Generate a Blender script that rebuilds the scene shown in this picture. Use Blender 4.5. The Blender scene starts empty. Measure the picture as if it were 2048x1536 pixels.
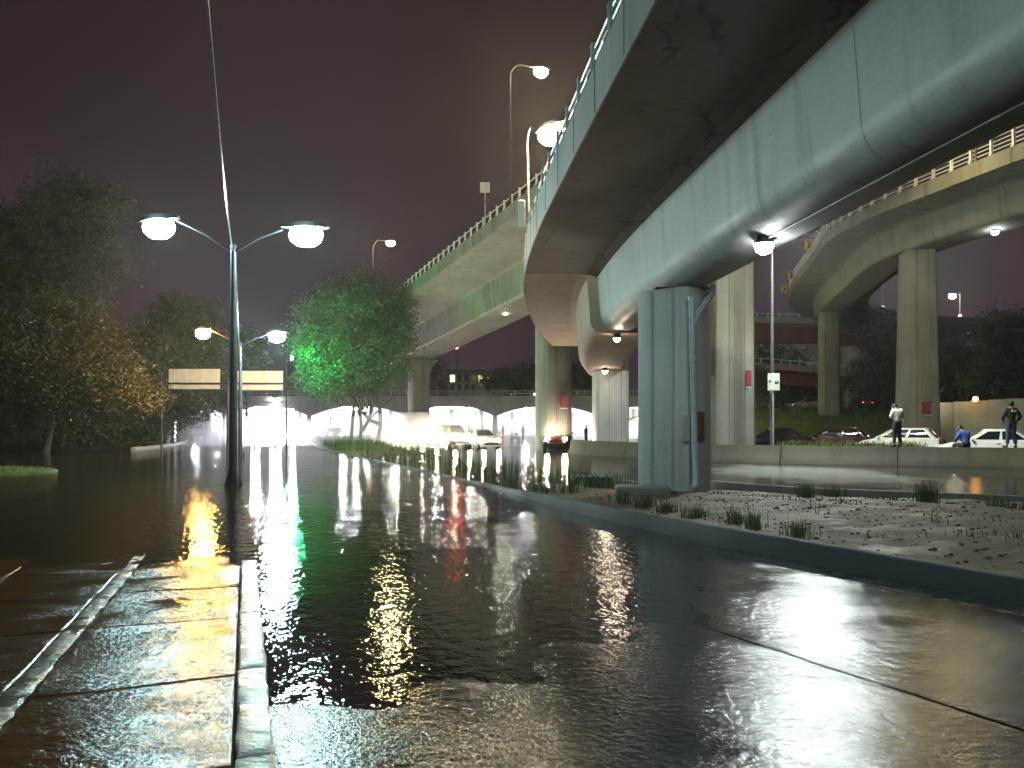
import bpy, math, random
import numpy as np
from mathutils import Vector, Matrix, noise as mnoise
R = math.radians
rng = random.Random(7)
nrg = np.random.default_rng(7)
S = bpy.context.scene
C = S.collection
FOC, HZ, CAMZ = 1547.0, 850.0, 1.65
HAZE = .00036

# ------------------------------------------------------------------ camera
cam = bpy.data.objects.new('camera', bpy.data.cameras.new('camera'))
C.objects.link(cam)
cam.location = (0, 0, CAMZ)
cam.rotation_euler = (R(90), 0, 0)
cam.data.sensor_width = 36
cam.data.lens = 36 * FOC / 2048
cam.data.shift_y = (HZ - 768) / 2048
cam.data.clip_start = 0.05
cam.data.clip_end = 3000
S.camera = cam

# ------------------------------------------------------------------ night sky (cloud lit from below by the city)
W = bpy.data.worlds.new('World'); S.world = W; W.use_nodes = True
wn = W.node_tree.nodes; wl = W.node_tree.links
bg = wn['Background']
tc = wn.new('ShaderNodeTexCoord'); sx = wn.new('ShaderNodeSeparateXYZ')
wl.new(tc.outputs['Generated'], sx.inputs[0])
cr = wn.new('ShaderNodeValToRGB')
e = cr.color_ramp.elements
e[0].position = 0.0; e[0].color = (.056, .035, .047, 1)
e[1].position = 1.0; e[1].color = (.016, .0105, .012, 1)
x = e.new(.14); x.color = (.052, .032, .040, 1)
x = e.new(.32); x.color = (.037, .0225, .0255, 1)
x = e.new(.55); x.color = (.025, .0155, .0170, 1)
wl.new(sx.outputs['Z'], cr.inputs[0])
nz = wn.new('ShaderNodeTexNoise'); nz.inputs['Scale'].default_value = 2.2; nz.inputs['Detail'].default_value = 5
wl.new(tc.outputs['Generated'], nz.inputs['Vector'])
mr = wn.new('ShaderNodeMapRange'); mr.inputs[1].default_value = .3; mr.inputs[2].default_value = .7
mr.inputs[3].default_value = .58; mr.inputs[4].default_value = 1.12
wl.new(nz.outputs['Fac'], mr.inputs[0])
wl.new(cr.outputs[0], bg.inputs[0]); wl.new(mr.outputs[0], bg.inputs[1])

S.view_settings.view_transform = 'Standard'
S.view_settings.look = 'None'
S.view_settings.exposure = 0.0
S.view_settings.gamma = 1
S.view_settings.use_curve_mapping = False
cy = S.cycles
cy.use_denoising = True
cy.sample_clamp_indirect = 6
cy.sample_clamp_direct = 0
cy.max_bounces = 6; cy.diffuse_bounces = 3; cy.glossy_bounces = 4; cy.volume_bounces = 0
cy.caustics_reflective = False; cy.caustics_refractive = False
cy.use_light_tree = True

# ------------------------------------------------------------------ helpers
def P(px, py, Y):
    return Vector(((px - 1024) / FOC * Y, Y, CAMZ + (HZ - py) / FOC * Y))

def sstep(a, b, x):
    t = min(1, max(0, (x - a) / (b - a))); return t * t * (3 - 2 * t)

def crom(pts, step):
    pts = [Vector(p) for p in pts]
    pp = [pts[0] * 2 - pts[1]] + pts + [pts[-1] * 2 - pts[-2]]
    out = []
    for i in range(1, len(pp) - 2):
        a, b, c, d = pp[i - 1:i + 3]
        n = max(1, int(math.ceil((c - b).length / step)))
        for k in range(n):
            t = k / n
            out.append(.5 * ((2 * b) + (c - a) * t + (2 * a - 5 * b + 4 * c - d) * t * t + (3 * b - a - 3 * c + d) * t ** 3))
    out.append(pts[-1]); return out

class MB:
    def __init__(s): s.v = []; s.f = []; s.m = []
    def add(s, vs, fs, m=0):
        b = len(s.v); s.v += [tuple(v) for v in vs]
        s.f += [tuple(b + i for i in f) for f in fs]; s.m += [m] * len(fs); return s
    def box(s, c, d, rz=0, m=0, taper=1.0):
        x, y, z = d[0] / 2, d[1] / 2, d[2] / 2; vs = []
        cs, sn = math.cos(rz), math.sin(rz)
        for k in (-1, 1):
            q = taper if k > 0 else 1
            for (i, j) in ((-1, -1), (1, -1), (1, 1), (-1, 1)):
                a, b = i * x * q, j * y * q
                vs.append((c[0] + a * cs - b * sn, c[1] + a * sn + b * cs, c[2] + k * z))
        return s.add(vs, [(3, 2, 1, 0), (4, 5, 6, 7), (0, 1, 5, 4), (1, 2, 6, 5), (2, 3, 7, 6), (3, 0, 4, 7)], m)
    def bbox(s, c, d, b, rz=0, m=0):      # box with chamfered edges
        X, Y, Z = d[0] / 2, d[1] / 2, d[2] / 2
        cs, sn = math.cos(rz), math.sin(rz)
        rings = [(X - b, Y - b, -Z), (X, Y, -Z + b), (X, Y, Z - b), (X - b, Y - b, Z)]
        vs = []; fs = []
        for (hx, hy, z) in rings:
            k = b
            o = [(-hx + k, -hy), (hx - k, -hy), (hx, -hy + k), (hx, hy - k), (hx - k, hy), (-hx + k, hy), (-hx, hy - k), (-hx, -hy + k)]
            vs += [(c[0] + p * cs - q * sn, c[1] + p * sn + q * cs, c[2] + z) for p, q in o]
        for r in range(3):
            for i in range(8):
                j = (i + 1) % 8; fs.append((r * 8 + i, r * 8 + j, r * 8 + 8 + j, r * 8 + 8 + i))
        fs.append(tuple(range(7, -1, -1))); fs.append(tuple(range(24, 32)))
        return s.add(vs, fs, m)
    def tube(s, pts, r, n=8, m=0, cap=True):
        pts = [Vector(p) for p in pts]; rs = r if isinstance(r, (list, tuple)) else [r] * len(pts)
        vs = []; fs = []; up = None
        for i, p in enumerate(pts):
            t = (pts[min(i + 1, len(pts) - 1)] - pts[max(i - 1, 0)]).normalized()
            if up is None:
                up = Vector((0, 0, 1)) if abs(t.z) < .9 else Vector((1, 0, 0))
            a = t.cross(up)
            if a.length < 1e-4: a = t.cross(Vector((0, 1, 0)))
            a.normalize(); b = a.cross(t).normalized(); up = b
            for k in range(n):
                q = 2 * math.pi * k / n
                vs.append(p + (a * math.cos(q) + b * math.sin(q)) * rs[i])
        for i in range(len(pts) - 1):
            for k in range(n):
                j = (k + 1) % n; fs.append((i * n + k, i * n + j, i * n + n + j, i * n + n + k))
        if cap:
            fs.append(tuple(range(n - 1, -1, -1))); L = (len(pts) - 1) * n; fs.append(tuple(range(L, L + n)))
        return s.add(vs, fs, m)
    def lathe(s, prof, c=(0, 0, 0), n=12, axis='z', m=0):
        vs = []; fs = []
        for (r, h) in prof:
            for k in range(n):
                q = 2 * math.pi * k / n; a, b = r * math.cos(q), r * math.sin(q)
                p = (a, b, h) if axis == 'z' else ((h, a, b) if axis == 'x' else (a, h, b))
                vs.append((c[0] + p[0], c[1] + p[1], c[2] + p[2]))
        for i in range(len(prof) - 1):
            for k in range(n):
                j = (k + 1) % n; fs.append((i * n + k, i * n + j, i * n + n + j, i * n + n + k))
        fs.append(tuple(range(n - 1, -1, -1))); L = (len(prof) - 1) * n; fs.append(tuple(range(L, L + n)))
        return s.add(vs, fs, m)
    def prism(s, poly, z0, z1, m=0):
        n = len(poly)
        vs = [(p[0], p[1], z0) for p in poly] + [(p[0], p[1], z1) for p in poly]
        fs = [(i, (i + 1) % n, n + (i + 1) % n, n + i) for i in range(n)] + [tuple(range(n - 1, -1, -1)), tuple(range(n, 2 * n))]
        return s.add(vs, fs, m)
    def grid(s, rows, m=0):
        nr, nc = len(rows), len(rows[0]); vs = [p for r in rows for p in r]
        fs = [(i * nc + j, i * nc + j + 1, (i + 1) * nc + j + 1, (i + 1) * nc + j) for i in range(nr - 1) for j in range(nc - 1)]
        return s.add(vs, fs, m)
    def loft(s, secs, cap=True, m=0):
        n = len(secs[0]); vs = [p for q in secs for p in q]; fs = []
        for i in range(len(secs) - 1):
            for k in range(n):
                j = (k + 1) % n; fs.append((i * n + k, i * n + j, i * n + n + j, i * n + n + k))
        if cap:
            fs.append(tuple(range(n - 1, -1, -1))); L = (len(secs) - 1) * n; fs.append(tuple(range(L, L + n)))
        return s.add(vs, fs, m)

def wloc(o):
    v = Vector((0, 0, 0))
    while o is not None: v += o.location; o = o.parent
    return v

def obj(name, mb, mats, parent=None, at=None, world=True, smooth=None):
    """one mesh object; with world=True the vertices are world positions (the parent chain must be unrotated)"""
    off = Vector((0, 0, 0))
    if world:
        off = wloc(parent) if parent is not None else Vector((0, 0, 0))
        if at is not None: off = Vector(at)
    me = bpy.data.meshes.new(name)
    me.from_pydata([(v[0] - off[0], v[1] - off[1], v[2] - off[2]) for v in mb.v], [], mb.f)
    if not isinstance(mats, (list, tuple)): mats = [mats]
    for m in mats: me.materials.append(m)
    if len(mats) > 1: me.polygons.foreach_set('material_index', mb.m)
    me.update()
    if smooth is not None:
        me.shade_smooth(); me.set_sharp_from_angle(angle=R(smooth))
    o = bpy.data.objects.new(name, me); C.objects.link(o)
    if parent is not None:
        o.parent = parent
        if at is not None: o.location = Vector(at) - wloc(parent)
    elif at is not None: o.location = at
    return o

def tag(o, label=None, cat=None, group=None, kind=None):
    if label: o['label'] = label
    if cat: o['category'] = cat
    if group: o['group'] = group
    if kind: o['kind'] = kind
    return o

def thing(name, loc, label, cat, group=None, rz=0):
    o = bpy.data.objects.new(name, None); C.objects.link(o)
    o.location = loc; o.rotation_euler = (0, 0, rz); o.empty_display_size = .2
    return tag(o, label, cat, group)

def struct(name, mb, mat, smooth=None): return tag(obj(name, mb, mat, smooth=smooth), kind='structure')

def inst(src, name, parent, loc, rz=0):
    o = bpy.data.objects.new(name, src.data); C.objects.link(o); o.parent = parent
    o.location = loc; o.rotation_euler = (0, 0, rz); return o

def copy_tree(o, parent=None):
    c = o.copy(); C.objects.link(c)
    if parent is not None: c.parent = parent
    for ch in list(o.children): copy_tree(ch, c)
    return c

# ------------------------------------------------------------------ materials
MATS = {}
def newmat(name):
    m = bpy.data.materials.new(name); m.use_nodes = True
    return m, m.node_tree.nodes, m.node_tree.links, m.node_tree.nodes['Principled BSDF']

def noise(n, l, vec, scale, detail=4, rough=.55):
    t = n.new('ShaderNodeTexNoise'); t.inputs['Scale'].default_value = scale
    t.inputs['Detail'].default_value = detail; t.inputs['Roughness'].default_value = rough
    if vec is not None: l.new(vec, t.inputs['Vector'])
    return t.outputs['Fac']

def mapping(n, l, vec, sc, loc=(0, 0, 0), rot=(0, 0, 0)):
    mp = n.new('ShaderNodeMapping'); mp.inputs['Scale'].default_value = sc; mp.inputs['Location'].default_value = loc
    mp.inputs['Rotation'].default_value = rot
    l.new(vec, mp.inputs['Vector']); return mp.outputs[0]

def rng_(n, l, v, a, b, c, d):
    mr = n.new('ShaderNodeMapRange')
    for i, q in enumerate((a, b, c, d)): mr.inputs[i + 1].default_value = q
    l.new(v, mr.inputs[0]); return mr.outputs[0]

def mix(n, l, f, a, b):
    mx = n.new('ShaderNodeMix'); mx.data_type = 'RGBA'
    if hasattr(f, 'links') or hasattr(f, 'is_linked'): l.new(f, mx.inputs[0])
    else: mx.inputs[0].default_value = f
    for k, q in ((6, a), (7, b)):
        if isinstance(q, tuple): mx.inputs[k].default_value = (*q, 1)
        else: l.new(q, mx.inputs[k])
    return mx.outputs[2]

def mul(n, l, a, b, op='MULTIPLY'):
    mt = n.new('ShaderNodeMath'); mt.operation = op
    for k, q in ((0, a), (1, b)):
        if isinstance(q, (int, float)): mt.inputs[k].default_value = q
        else: l.new(q, mt.inputs[k])
    return mt.outputs[0]

def bump(n, l, h, strength, dist, normal=None):
    b = n.new('ShaderNodeBump'); b.inputs['Strength'].default_value = strength; b.inputs['Distance'].default_value = dist
    l.new(h, b.inputs['Height'])
    if normal is not None: l.new(normal, b.inputs['Normal'])
    return b.outputs[0]

def geo(n): return n.new('ShaderNodeNewGeometry').outputs['Position']

def concrete(name, base, dark, rough=.7, streak=.7, panel=None, stainmix=.6):
    m, n, l, b = newmat(name); g = geo(n)
    a = noise(n, l, g, .45, 5, .6)
    c1 = mix(n, l, rng_(n, l, a, .36, .66, 0, 1), dark, base)
    st = noise(n, l, mapping(n, l, g, (2.2, 2.2, .12)), 1.0, 5, .65)
    c2 = mix(n, l, rng_(n, l, st, .50, .72, 0, streak), c1, tuple(q * .32 for q in dark))
    fine = noise(n, l, g, 14, 4, .6)
    c3 = mix(n, l, rng_(n, l, fine, .3, .7, 0, .28), c2, tuple(min(1, q * 1.15) for q in base))
    l.new(c3, b.inputs['Base Color'])
    l.new(rng_(n, l, a, .3, .7, rough - .15, rough + .1), b.inputs['Roughness'])
    nb = bump(n, l, fine, .35, .012)
    brd = noise(n, l, mapping(n, l, g, (1, 1, 6)), 2.0, 2)
    l.new(bump(n, l, brd, .2, .02, nb), b.inputs['Normal'])
    return m

def brown_concrete(name, base, dark):
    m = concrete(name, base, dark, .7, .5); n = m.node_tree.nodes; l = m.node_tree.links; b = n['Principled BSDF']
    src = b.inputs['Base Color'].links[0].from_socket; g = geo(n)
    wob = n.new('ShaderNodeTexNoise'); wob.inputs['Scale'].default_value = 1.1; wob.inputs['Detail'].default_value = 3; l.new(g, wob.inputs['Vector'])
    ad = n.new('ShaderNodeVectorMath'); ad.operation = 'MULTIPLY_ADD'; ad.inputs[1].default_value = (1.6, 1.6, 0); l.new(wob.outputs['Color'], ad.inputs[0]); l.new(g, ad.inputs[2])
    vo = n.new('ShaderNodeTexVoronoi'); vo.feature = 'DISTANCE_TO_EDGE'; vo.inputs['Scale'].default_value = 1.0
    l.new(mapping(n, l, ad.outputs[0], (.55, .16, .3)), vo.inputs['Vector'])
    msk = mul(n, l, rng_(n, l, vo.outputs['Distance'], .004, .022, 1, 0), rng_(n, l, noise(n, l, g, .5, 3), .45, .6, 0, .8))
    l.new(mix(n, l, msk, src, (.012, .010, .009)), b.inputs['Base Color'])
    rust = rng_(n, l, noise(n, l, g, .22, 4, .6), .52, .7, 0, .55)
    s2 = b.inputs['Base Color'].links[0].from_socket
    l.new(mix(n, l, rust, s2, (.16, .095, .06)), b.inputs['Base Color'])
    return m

def plain(name, col, rough=.5, metal=0.0, var=.25, scale=6, spec=.5, bmp=0):
    m, n, l, b = newmat(name); g = geo(n)
    a = noise(n, l, g, scale, 4)
    l.new(mix(n, l, rng_(n, l, a, .3, .7, 0, 1), tuple(q * (1 - var) for q in col), tuple(min(1, q * (1 + var * .5)) for q in col)), b.inputs['Base Color'])
    l.new(rng_(n, l, a, .3, .7, max(.02, rough - .08), min(1, rough + .08)), b.inputs['Roughness'])
    b.inputs['Metallic'].default_value = metal
    b.inputs['Specular IOR Level'].default_value = spec
    if bmp: l.new(bump(n, l, a, .4, bmp), b.inputs['Normal'])
    return m

def emit(name, col, strength):
    m, n, l, b = newmat(name)
    b.inputs['Base Color'].default_value = (.8, .8, .8, 1)
    b.inputs['Emission Color'].default_value = (*col, 1); b.inputs['Emission Strength'].default_value = strength
    return m

def leafmat(name, c0, c1, rough=.6):
    m, n, l, b = newmat(name); g = geo(n)
    a = noise(n, l, g, .7, 3); f = noise(n, l, g, 9, 2)
    q = mul(n, l, mul(n, l, a, .55), mul(n, l, f, .45), 'ADD')
    l.new(mix(n, l, rng_(n, l, q, .36, .62, 0, 1), c0, c1), b.inputs['Base Color'])
    b.inputs['Roughness'].default_value = rough
    return m

def water_mat():
    m, n, l, b = newmat('flood_water'); g = geo(n)
    b.inputs['Base Color'].default_value = (.018, .012, .008, 1)
    b.inputs['Roughness'].default_value = .03; b.inputs['IOR'].default_value = 1.33
    n1 = noise(n, l, mapping(n, l, g, (1, .75, 1), rot=(0, 0, .3)), 7.5, 2, .5)
    n2 = noise(n, l, g, 22, 2, .6)
    n3 = noise(n, l, g, .9, 2)
    calm = rng_(n, l, noise(n, l, g, .16, 2), .35, .65, .55, 1.0)
    h = mul(n, l, mul(n, l, n1, 1.0), mul(n, l, n2, .30), 'ADD')
    h = mul(n, l, mul(n, l, h, calm), mul(n, l, n3, .9), 'ADD')
    l.new(bump(n, l, h, 1.0, .0105), b.inputs['Normal'])
    return m

def wet_ground(name, base, dark, grain, gd, r0, r1, patch=1.2, film=.5, spec=.5):
    """rough ground under a broken film of rain water: smooth where the film is deep, grainy where it is thin"""
    m, n, l, b = newmat(name); g = geo(n)
    pz = noise(n, l, mapping(n, l, g, (1, 1.6, 1)), patch, 5, .6)
    wet = rng_(n, l, pz, film - .16, film + .16, 0, 1)
    a = noise(n, l, g, 2.3, 5, .6); fine = noise(n, l, g, grain, 3, .7); coarse = noise(n, l, g, grain * .26, 2, .6)
    c = mix(n, l, rng_(n, l, a, .35, .65, 0, 1), dark, base)
    c = mix(n, l, rng_(n, l, fine, .35, .65, 0, .5), c, tuple(min(1, q * 1.5) for q in base))
    l.new(c, b.inputs['Base Color'])
    l.new(rng_(n, l, wet, 0, 1, r1, r0), b.inputs['Roughness'])
    b.inputs['Specular IOR Level'].default_value = spec
    hh = mul(n, l, mul(n, l, mul(n, l, fine, .30), coarse, 'ADD'), rng_(n, l, wet, 0, 1, 1.0, .3))
    nb = bump(n, l, hh, 1.0, gd)
    rip = noise(n, l, g, 11, 2)
    l.new(bump(n, l, rip, .6, .006, nb), b.inputs['Normal'])
    return m

M = {}
M['conc_near'] = concrete('concrete_wet_grey', (.40, .40, .37), (.29, .29, .27), .55, .55)
M['conc_pier'] = concrete('concrete_pale_grey', (.58, .59, .55), (.44, .45, .42), .6, .5)
M['conc_warm'] = concrete('concrete_warm_lit', (.42, .33, .25), (.30, .22, .16), .75, .35)  # orange light beyond the joint, put into the concrete colour
M['conc_brown'] = brown_concrete('concrete_dark_brown', (.21, .155, .12), (.135, .092, .07))  # brown slab tone, darkened to stand in for shade under the deck
M['conc_left'] = concrete('concrete_weathered', (.26, .255, .21), (.15, .145, .115), .7, .75)
M['conc_right'] = concrete('concrete_stained', (.21, .205, .17), (.125, .12, .09), .75, .7)
M['conc_redlit'] = concrete('concrete_red_light', (.40, .13, .09), (.22, .07, .05), .75, .5)  # red light on the far ramps, put into the concrete colour
M['conc_pale'] = concrete('concrete_pale', (.55, .54, .50), (.40, .39, .36), .75, .4)
M['conc_bridge'] = concrete('concrete_bridge', (.40, .39, .38), (.28, .27, .27), .8, .5)
M['white_wall'] = concrete('white_painted_concrete', (.78, .79, .80), (.64, .65, .66), .7, .2)
M['conc_barrier'] = concrete('concrete_barrier', (.11, .10, .07), (.065, .058, .038), .7, .6)
M['conc_kerb'] = concrete('concrete_kerb_wet', (.03, .033, .034), (.014, .016, .017), .7, .3)
M['joint'] = plain('joint_sealant', (.02, .02, .02), .8)
M['steel'] = plain('galvanised_steel', (.45, .46, .46), .42, .7, .2)
M['rail_white'] = plain('white_rail_paint', (.72, .72, .68), .45, 0, .2)
M['pole'] = plain('grey_pole_paint', (.06, .063, .07), .45, .3, .25)
M['dark_metal'] = plain('dark_metal', (.035, .035, .04), .45, .5, .3)
M['pvc'] = plain('grey_plastic_pipe', (.42, .48, .50), .3, 0, .12)
M['rust'] = plain('rusted_steel', (.20, .10, .05), .8, .2, .5, 9)
M['sign_back'] = plain('bare_aluminium_sheet', (.62, .62, .58), .55, .25, .12, 2)
M['sign_white'] = plain('white_sign_sheet', (.42, .44, .38), .5, 0, .1, 3)
M['sign_red'] = plain('red_sign_sheet', (.22, .02, .03), .55, 0, .2, 6)
M['sign_pink'] = plain('faded_sign_print', (.32, .09, .10), .6, 0, .2, 6)
M['sign_yellow'] = plain('yellow_sign_sheet', (.75, .55, .04), .5, 0, .15, 4)
M['black'] = plain('matt_black', (.012, .012, .012), .6, 0, .3)
M['rubber'] = plain('tyre_rubber', (.02, .02, .02), .8, 0, .3)
M['glass_dark'] = plain('tinted_car_glass', (.012, .014, .015), .06, 0, .2, 3, .7)
M['glass_win'] = plain('window_glass', (.02, .022, .03), .1, 0, .2, 3, .7)
M['white_paint'] = plain('white_car_paint', (.74, .76, .74), .2, 0, .06, 3, .6)
M['red_paint'] = plain('dark_red_car_paint', (.06, .008, .007), .2, 0, .1, 3, .6)
M['black_paint'] = plain('black_car_paint', (.012, .012, .014), .15, 0, .1, 3, .7)
M['grey_paint'] = plain('silver_car_paint', (.38, .38, .40), .25, .5, .1, 3, .6)
M['blue_paint'] = plain('dark_blue_car_paint', (.02, .03, .08), .2, 0, .1, 3, .6)
M['chrome'] = plain('bright_trim', (.6, .6, .62), .2, .9, .1)
M['tail_off'] = plain('red_tail_lens', (.28, .03, .03), .2, 0, .2)
M['lens_clear'] = plain('clear_lens', (.7, .72, .72), .15, 0, .1)
M['bark'] = plain('tree_bark', (.10, .075, .055), .85, 0, .5, 12, .3, .03)
M['bark_pale'] = plain('pale_tree_bark', (.30, .28, .26), .8, 0, .4, 12, .3, .03)
M['leaf_green'] = leafmat('leaves_green', (.028, .055, .02), (.07, .12, .035))
M['leaf_dark'] = leafmat('leaves_dark', (.05, .058, .022), (.12, .135, .048))
M['leaf_olive'] = leafmat('leaves_olive', (.045, .046, .015), (.11, .10, .034))
M['leaf_bright'] = leafmat('leaves_fresh', (.05, .10, .03), (.11, .19, .06))
M['grass'] = leafmat('grass_blades', (.03, .055, .012), (.085, .14, .03), .5)
M['lawn'] = plain('lawn_ground', (.09, .12, .02), .8, 0, .5, 5, .3, .03)
M['mud'] = plain('dark_soil', (.045, .035, .024), .75, 0, .5, 3, .4, .04)
M['skin'] = plain('skin', (.28, .16, .11), .55, 0, .1)
M['hair'] = plain('dark_hair', (.015, .012, .010), .5, 0, .3)
M['shirt_white'] = plain('white_cotton', (.70, .72, .66), .85, 0, .08)
M['shirt_blue'] = plain('blue_jacket', (.045, .09, .38), .8, 0, .2)
M['shirt_black'] = plain('black_cotton', (.018, .018, .02), .85, 0, .2)
M['shirt_grey'] = plain('grey_cotton', (.16, .16, .17), .85, 0, .2)
M['jeans_dark'] = plain('dark_trousers', (.02, .023, .03), .85, 0, .3)
M['jeans_blue'] = plain('blue_jeans', (.03, .045, .11), .85, 0, .3)
M['print'] = plain('white_print', (.62, .62, .62), .8, 0, .1)
M['plaster'] = plain('building_plaster', (.30, .26, .22), .85, 0, .2, 2)
M['panel_wall'] = plain('hoarding_panel', (.30, .33, .26), .6, 0, .15, 1.5)
M['water'] = water_mat()
M['asphalt'] = wet_ground('wet_asphalt', (.014, .0125, .011), (.007, .0065, .006), 78, .0062, .06, .13, .9, .58, .45)
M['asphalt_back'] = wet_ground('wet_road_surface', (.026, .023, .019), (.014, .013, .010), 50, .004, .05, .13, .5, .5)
M['pave'] = wet_ground('wet_paving', (.055, .027, .0085), (.026, .013, .004), 60, .011, .06, .21, 1.2, .50, .30)
M['kerb_pave'] = wet_ground('wet_kerb_concrete', (.17, .175, .165), (.09, .095, .09), 45, .012, .12, .4, 3, .55, .5)
def sheen_patch(m, c, r, pale):
    """a pale lamp sheen painted into the road colour, its edge ragged"""
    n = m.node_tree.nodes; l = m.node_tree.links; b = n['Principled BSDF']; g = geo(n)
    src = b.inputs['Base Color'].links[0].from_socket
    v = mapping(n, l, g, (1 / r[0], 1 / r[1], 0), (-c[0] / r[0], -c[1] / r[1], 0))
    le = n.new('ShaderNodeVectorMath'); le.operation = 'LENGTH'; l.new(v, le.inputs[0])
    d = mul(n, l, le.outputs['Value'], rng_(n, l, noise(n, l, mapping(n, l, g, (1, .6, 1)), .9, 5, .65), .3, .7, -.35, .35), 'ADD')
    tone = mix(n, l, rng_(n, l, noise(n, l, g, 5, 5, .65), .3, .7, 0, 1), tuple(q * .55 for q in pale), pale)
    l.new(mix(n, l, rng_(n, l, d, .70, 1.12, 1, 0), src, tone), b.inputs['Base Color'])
sheen_patch(M['asphalt_back'], (9.9, 25.8), (2.9, 5.0), (.42, .42, .38))  # white sheen below the pole lamp, painted into the road colour
M['strip_pave'] = wet_ground('wet_joint_mortar', (.10, .085, .06), (.045, .036, .024), 45, .02, .08, .5, 3, .52, .5)
M['gutter'] = wet_ground('wet_gutter_concrete', (.05, .052, .05), (.025, .026, .026), 60, .012, .15, .4, 2, .5, .5)
M['sand'] = wet_ground('sandy_soil', (.098, .062, .028), (.045, .029, .013), 34, .03, .32, .75, 1.3, .62, .4)
# lights: the lens of each lamp is what gives off the light
M['l_cool'] = emit('lamp_cool', (.60, .96, .98), 300)
M['l_cool_added'] = emit('lamp_cool_added', (.58, .96, 1.0), 150)  # for the street lamp added beside the camera
M['l_warm5'] = emit('lamp_warm_viaduct', (1.0, .80, .36), 700)
M['l_warm_assumed'] = emit('lamp_warm_assumed', (1.0, .80, .36), 700)  # for the assumed, unseen lamp on the right ramp
M['l_cool2'] = emit('lamp_cool_far', (.62, .95, 1.0), 1000)
M['l_sodium'] = emit('lamp_sodium', (1.0, .54, .12), 720)
M['l_warm'] = emit('lamp_warm', (1.0, .84, .50), 1150)
M['l_warm2'] = emit('lamp_warm_far', (1.0, .86, .52), 330)
M['l_led'] = emit('lamp_led', (.88, 1.0, .95), 2300)
M['l_flood'] = emit('lamp_flood', (.92, 1.0, .97), 150)
M['l_flood2'] = emit('lamp_under_deck', (.95, 1.0, .80), 500)
M['l_bulb'] = emit('lamp_bulb', (1.0, .80, .58), 170)
M['l_tube'] = emit('lamp_tube', (.93, .95, 1.0), 2200)
M['l_green'] = emit('signal_green', (.05, 1.0, .32), 5500)
M['l_red'] = emit('signal_red', (1.0, .10, .04), 80)
M['l_amber'] = emit('lamp_amber', (1.0, .42, .06), 28)
M['l_head'] = emit('headlight_on', (1.0, .84, .62), 1000)
M['l_headw'] = emit('headlight_on_white', (.86, .88, 1.0), 1900)
M['l_tail'] = emit('tail_light_on', (1.0, .06, .05), 35)
M['l_window'] = emit('lit_window', (1.0, .82, .5), 3)

# ------------------------------------------------------------------ ground, flood, roads
g = MB(); g.grid([[(x, y, -.6) for x in (-500, -60, 60, 500)] for y in (-60, 60, 200, 740)])
struct('ground', g, M['mud'])
wmb = MB(); wmb.grid([[(x, y, 0) for x in np.linspace(-90, 60, 31)] for y in np.linspace(-8, 150, 33)])
struct('flood_water', wmb, M['water'])

K0 = [(7.6, .5), (6.6, 2.8), (4.57, 6.9), (2.64, 10.86), (.9, 15.5), (-1.2, 22.2), (-7.5, 39), (-16.7, 64), (-24, 84)]
R0 = [(26, 5), (20, 8.8), (14, 12), (9.6, 14.9), (5.6, 17.8), (3.0, 24), (-3.3, 40), (-12.2, 64), (-19.6, 84)]
KZ = [.27, .27, .27, .26, .20, .045, .02, .06, .1]       # kerb top height along the median
HM = [.20, .20, .21, .20, .12, -.05, -.03, .22, .2]       # median soil height
NS = 14
def multi(pts):
    out = []
    pts = [Vector((*p, 0)) if len(p) == 2 else Vector(p) for p in pts]
    pp = [pts[0] * 2 - pts[1]] + pts + [pts[-1] * 2 - pts[-2]]
    for i in range(1, len(pp) - 2):
        a, b, c, d = pp[i - 1:i + 3]
        for k in range(NS):
            t = k / NS
            out.append(.5 * ((2 * b) + (c - a) * t + (2 * a - 5 * b + 4 * c - d) * t * t + (3 * b - a - 3 * c + d) * t ** 3))
    out.append(pts[-1]); return out
KC = multi([(*p, z) for p, z in zip(K0, KZ)]); RC = multi(R0); HC = [p.z for p in multi([(0, 0, h) for h in HM])]
KN = []
for i in range(len(KC)):
    t = KC[min(i + 1, len(KC) - 1)] - KC[max(i - 1, 0)]; t.z = 0; t.normalize(); KN.append(Vector((-t.y, t.x, 0)))  # to the left (road side)

WL = [(-3.2, 2.9), (-1.23, 4.48), (-.08, 5.0), (.65, 5.67), (1.5, 6.55), (2.05, 8.4), (2.55, 10.6)]
def road_h(x, y):
    best = 1e9; sg = 1
    for (a, b), (c, d) in zip(WL[:-1], WL[1:]):
        ux, uy = c - a, d - b; L2 = ux * ux + uy * uy
        t = min(1, max(0, ((x - a) * ux + (y - b) * uy) / L2))
        dx, dy = x - a - t * ux, y - b - t * uy; q = math.hypot(dx, dy)
        if q < best: best = q; sg = 1 if (dx * uy - dy * ux) > 0 else -1
    h = sg * best * .016
    h += .003 * math.sin(x * 1.7 + 1) * math.sin(y * 1.3) + .003 * math.sin(x * 5.1 + y * 3.3) + .002 * math.sin(x * 11 - y * 8)
    return max(-.12, min(.055, h))

def strip(name, o0, o1, i0, i1, mat, n=12, drop=0):
    mb = MB(); rows = []
    for i in range(i0, i1 + 1):
        row = []
        for k in range(n + 1):
            q = KC[i] + KN[i] * (o0 + (o1 - o0) * k / n); row.append((q.x, q.y, road_h(q.x, q.y) - drop))
        rows.append(row)
    mb.grid(rows)
    # slab edges
    for side in (0, n):
        mb.grid([[r[side], (r[side][0], r[side][1], r[side][2] - .12)] for r in rows])
    return struct(name, mb, mat, smooth=40)
iE = 6 * NS
strip('gutter', .0, .40, 0, iE, M['gutter'], 3)
strip('road_slab', .415, 2.93, 0, iE, M['asphalt'], 14)
strip('road_slab', 2.965, 9.2, 0, iE, M['asphalt'], 30)

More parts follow.
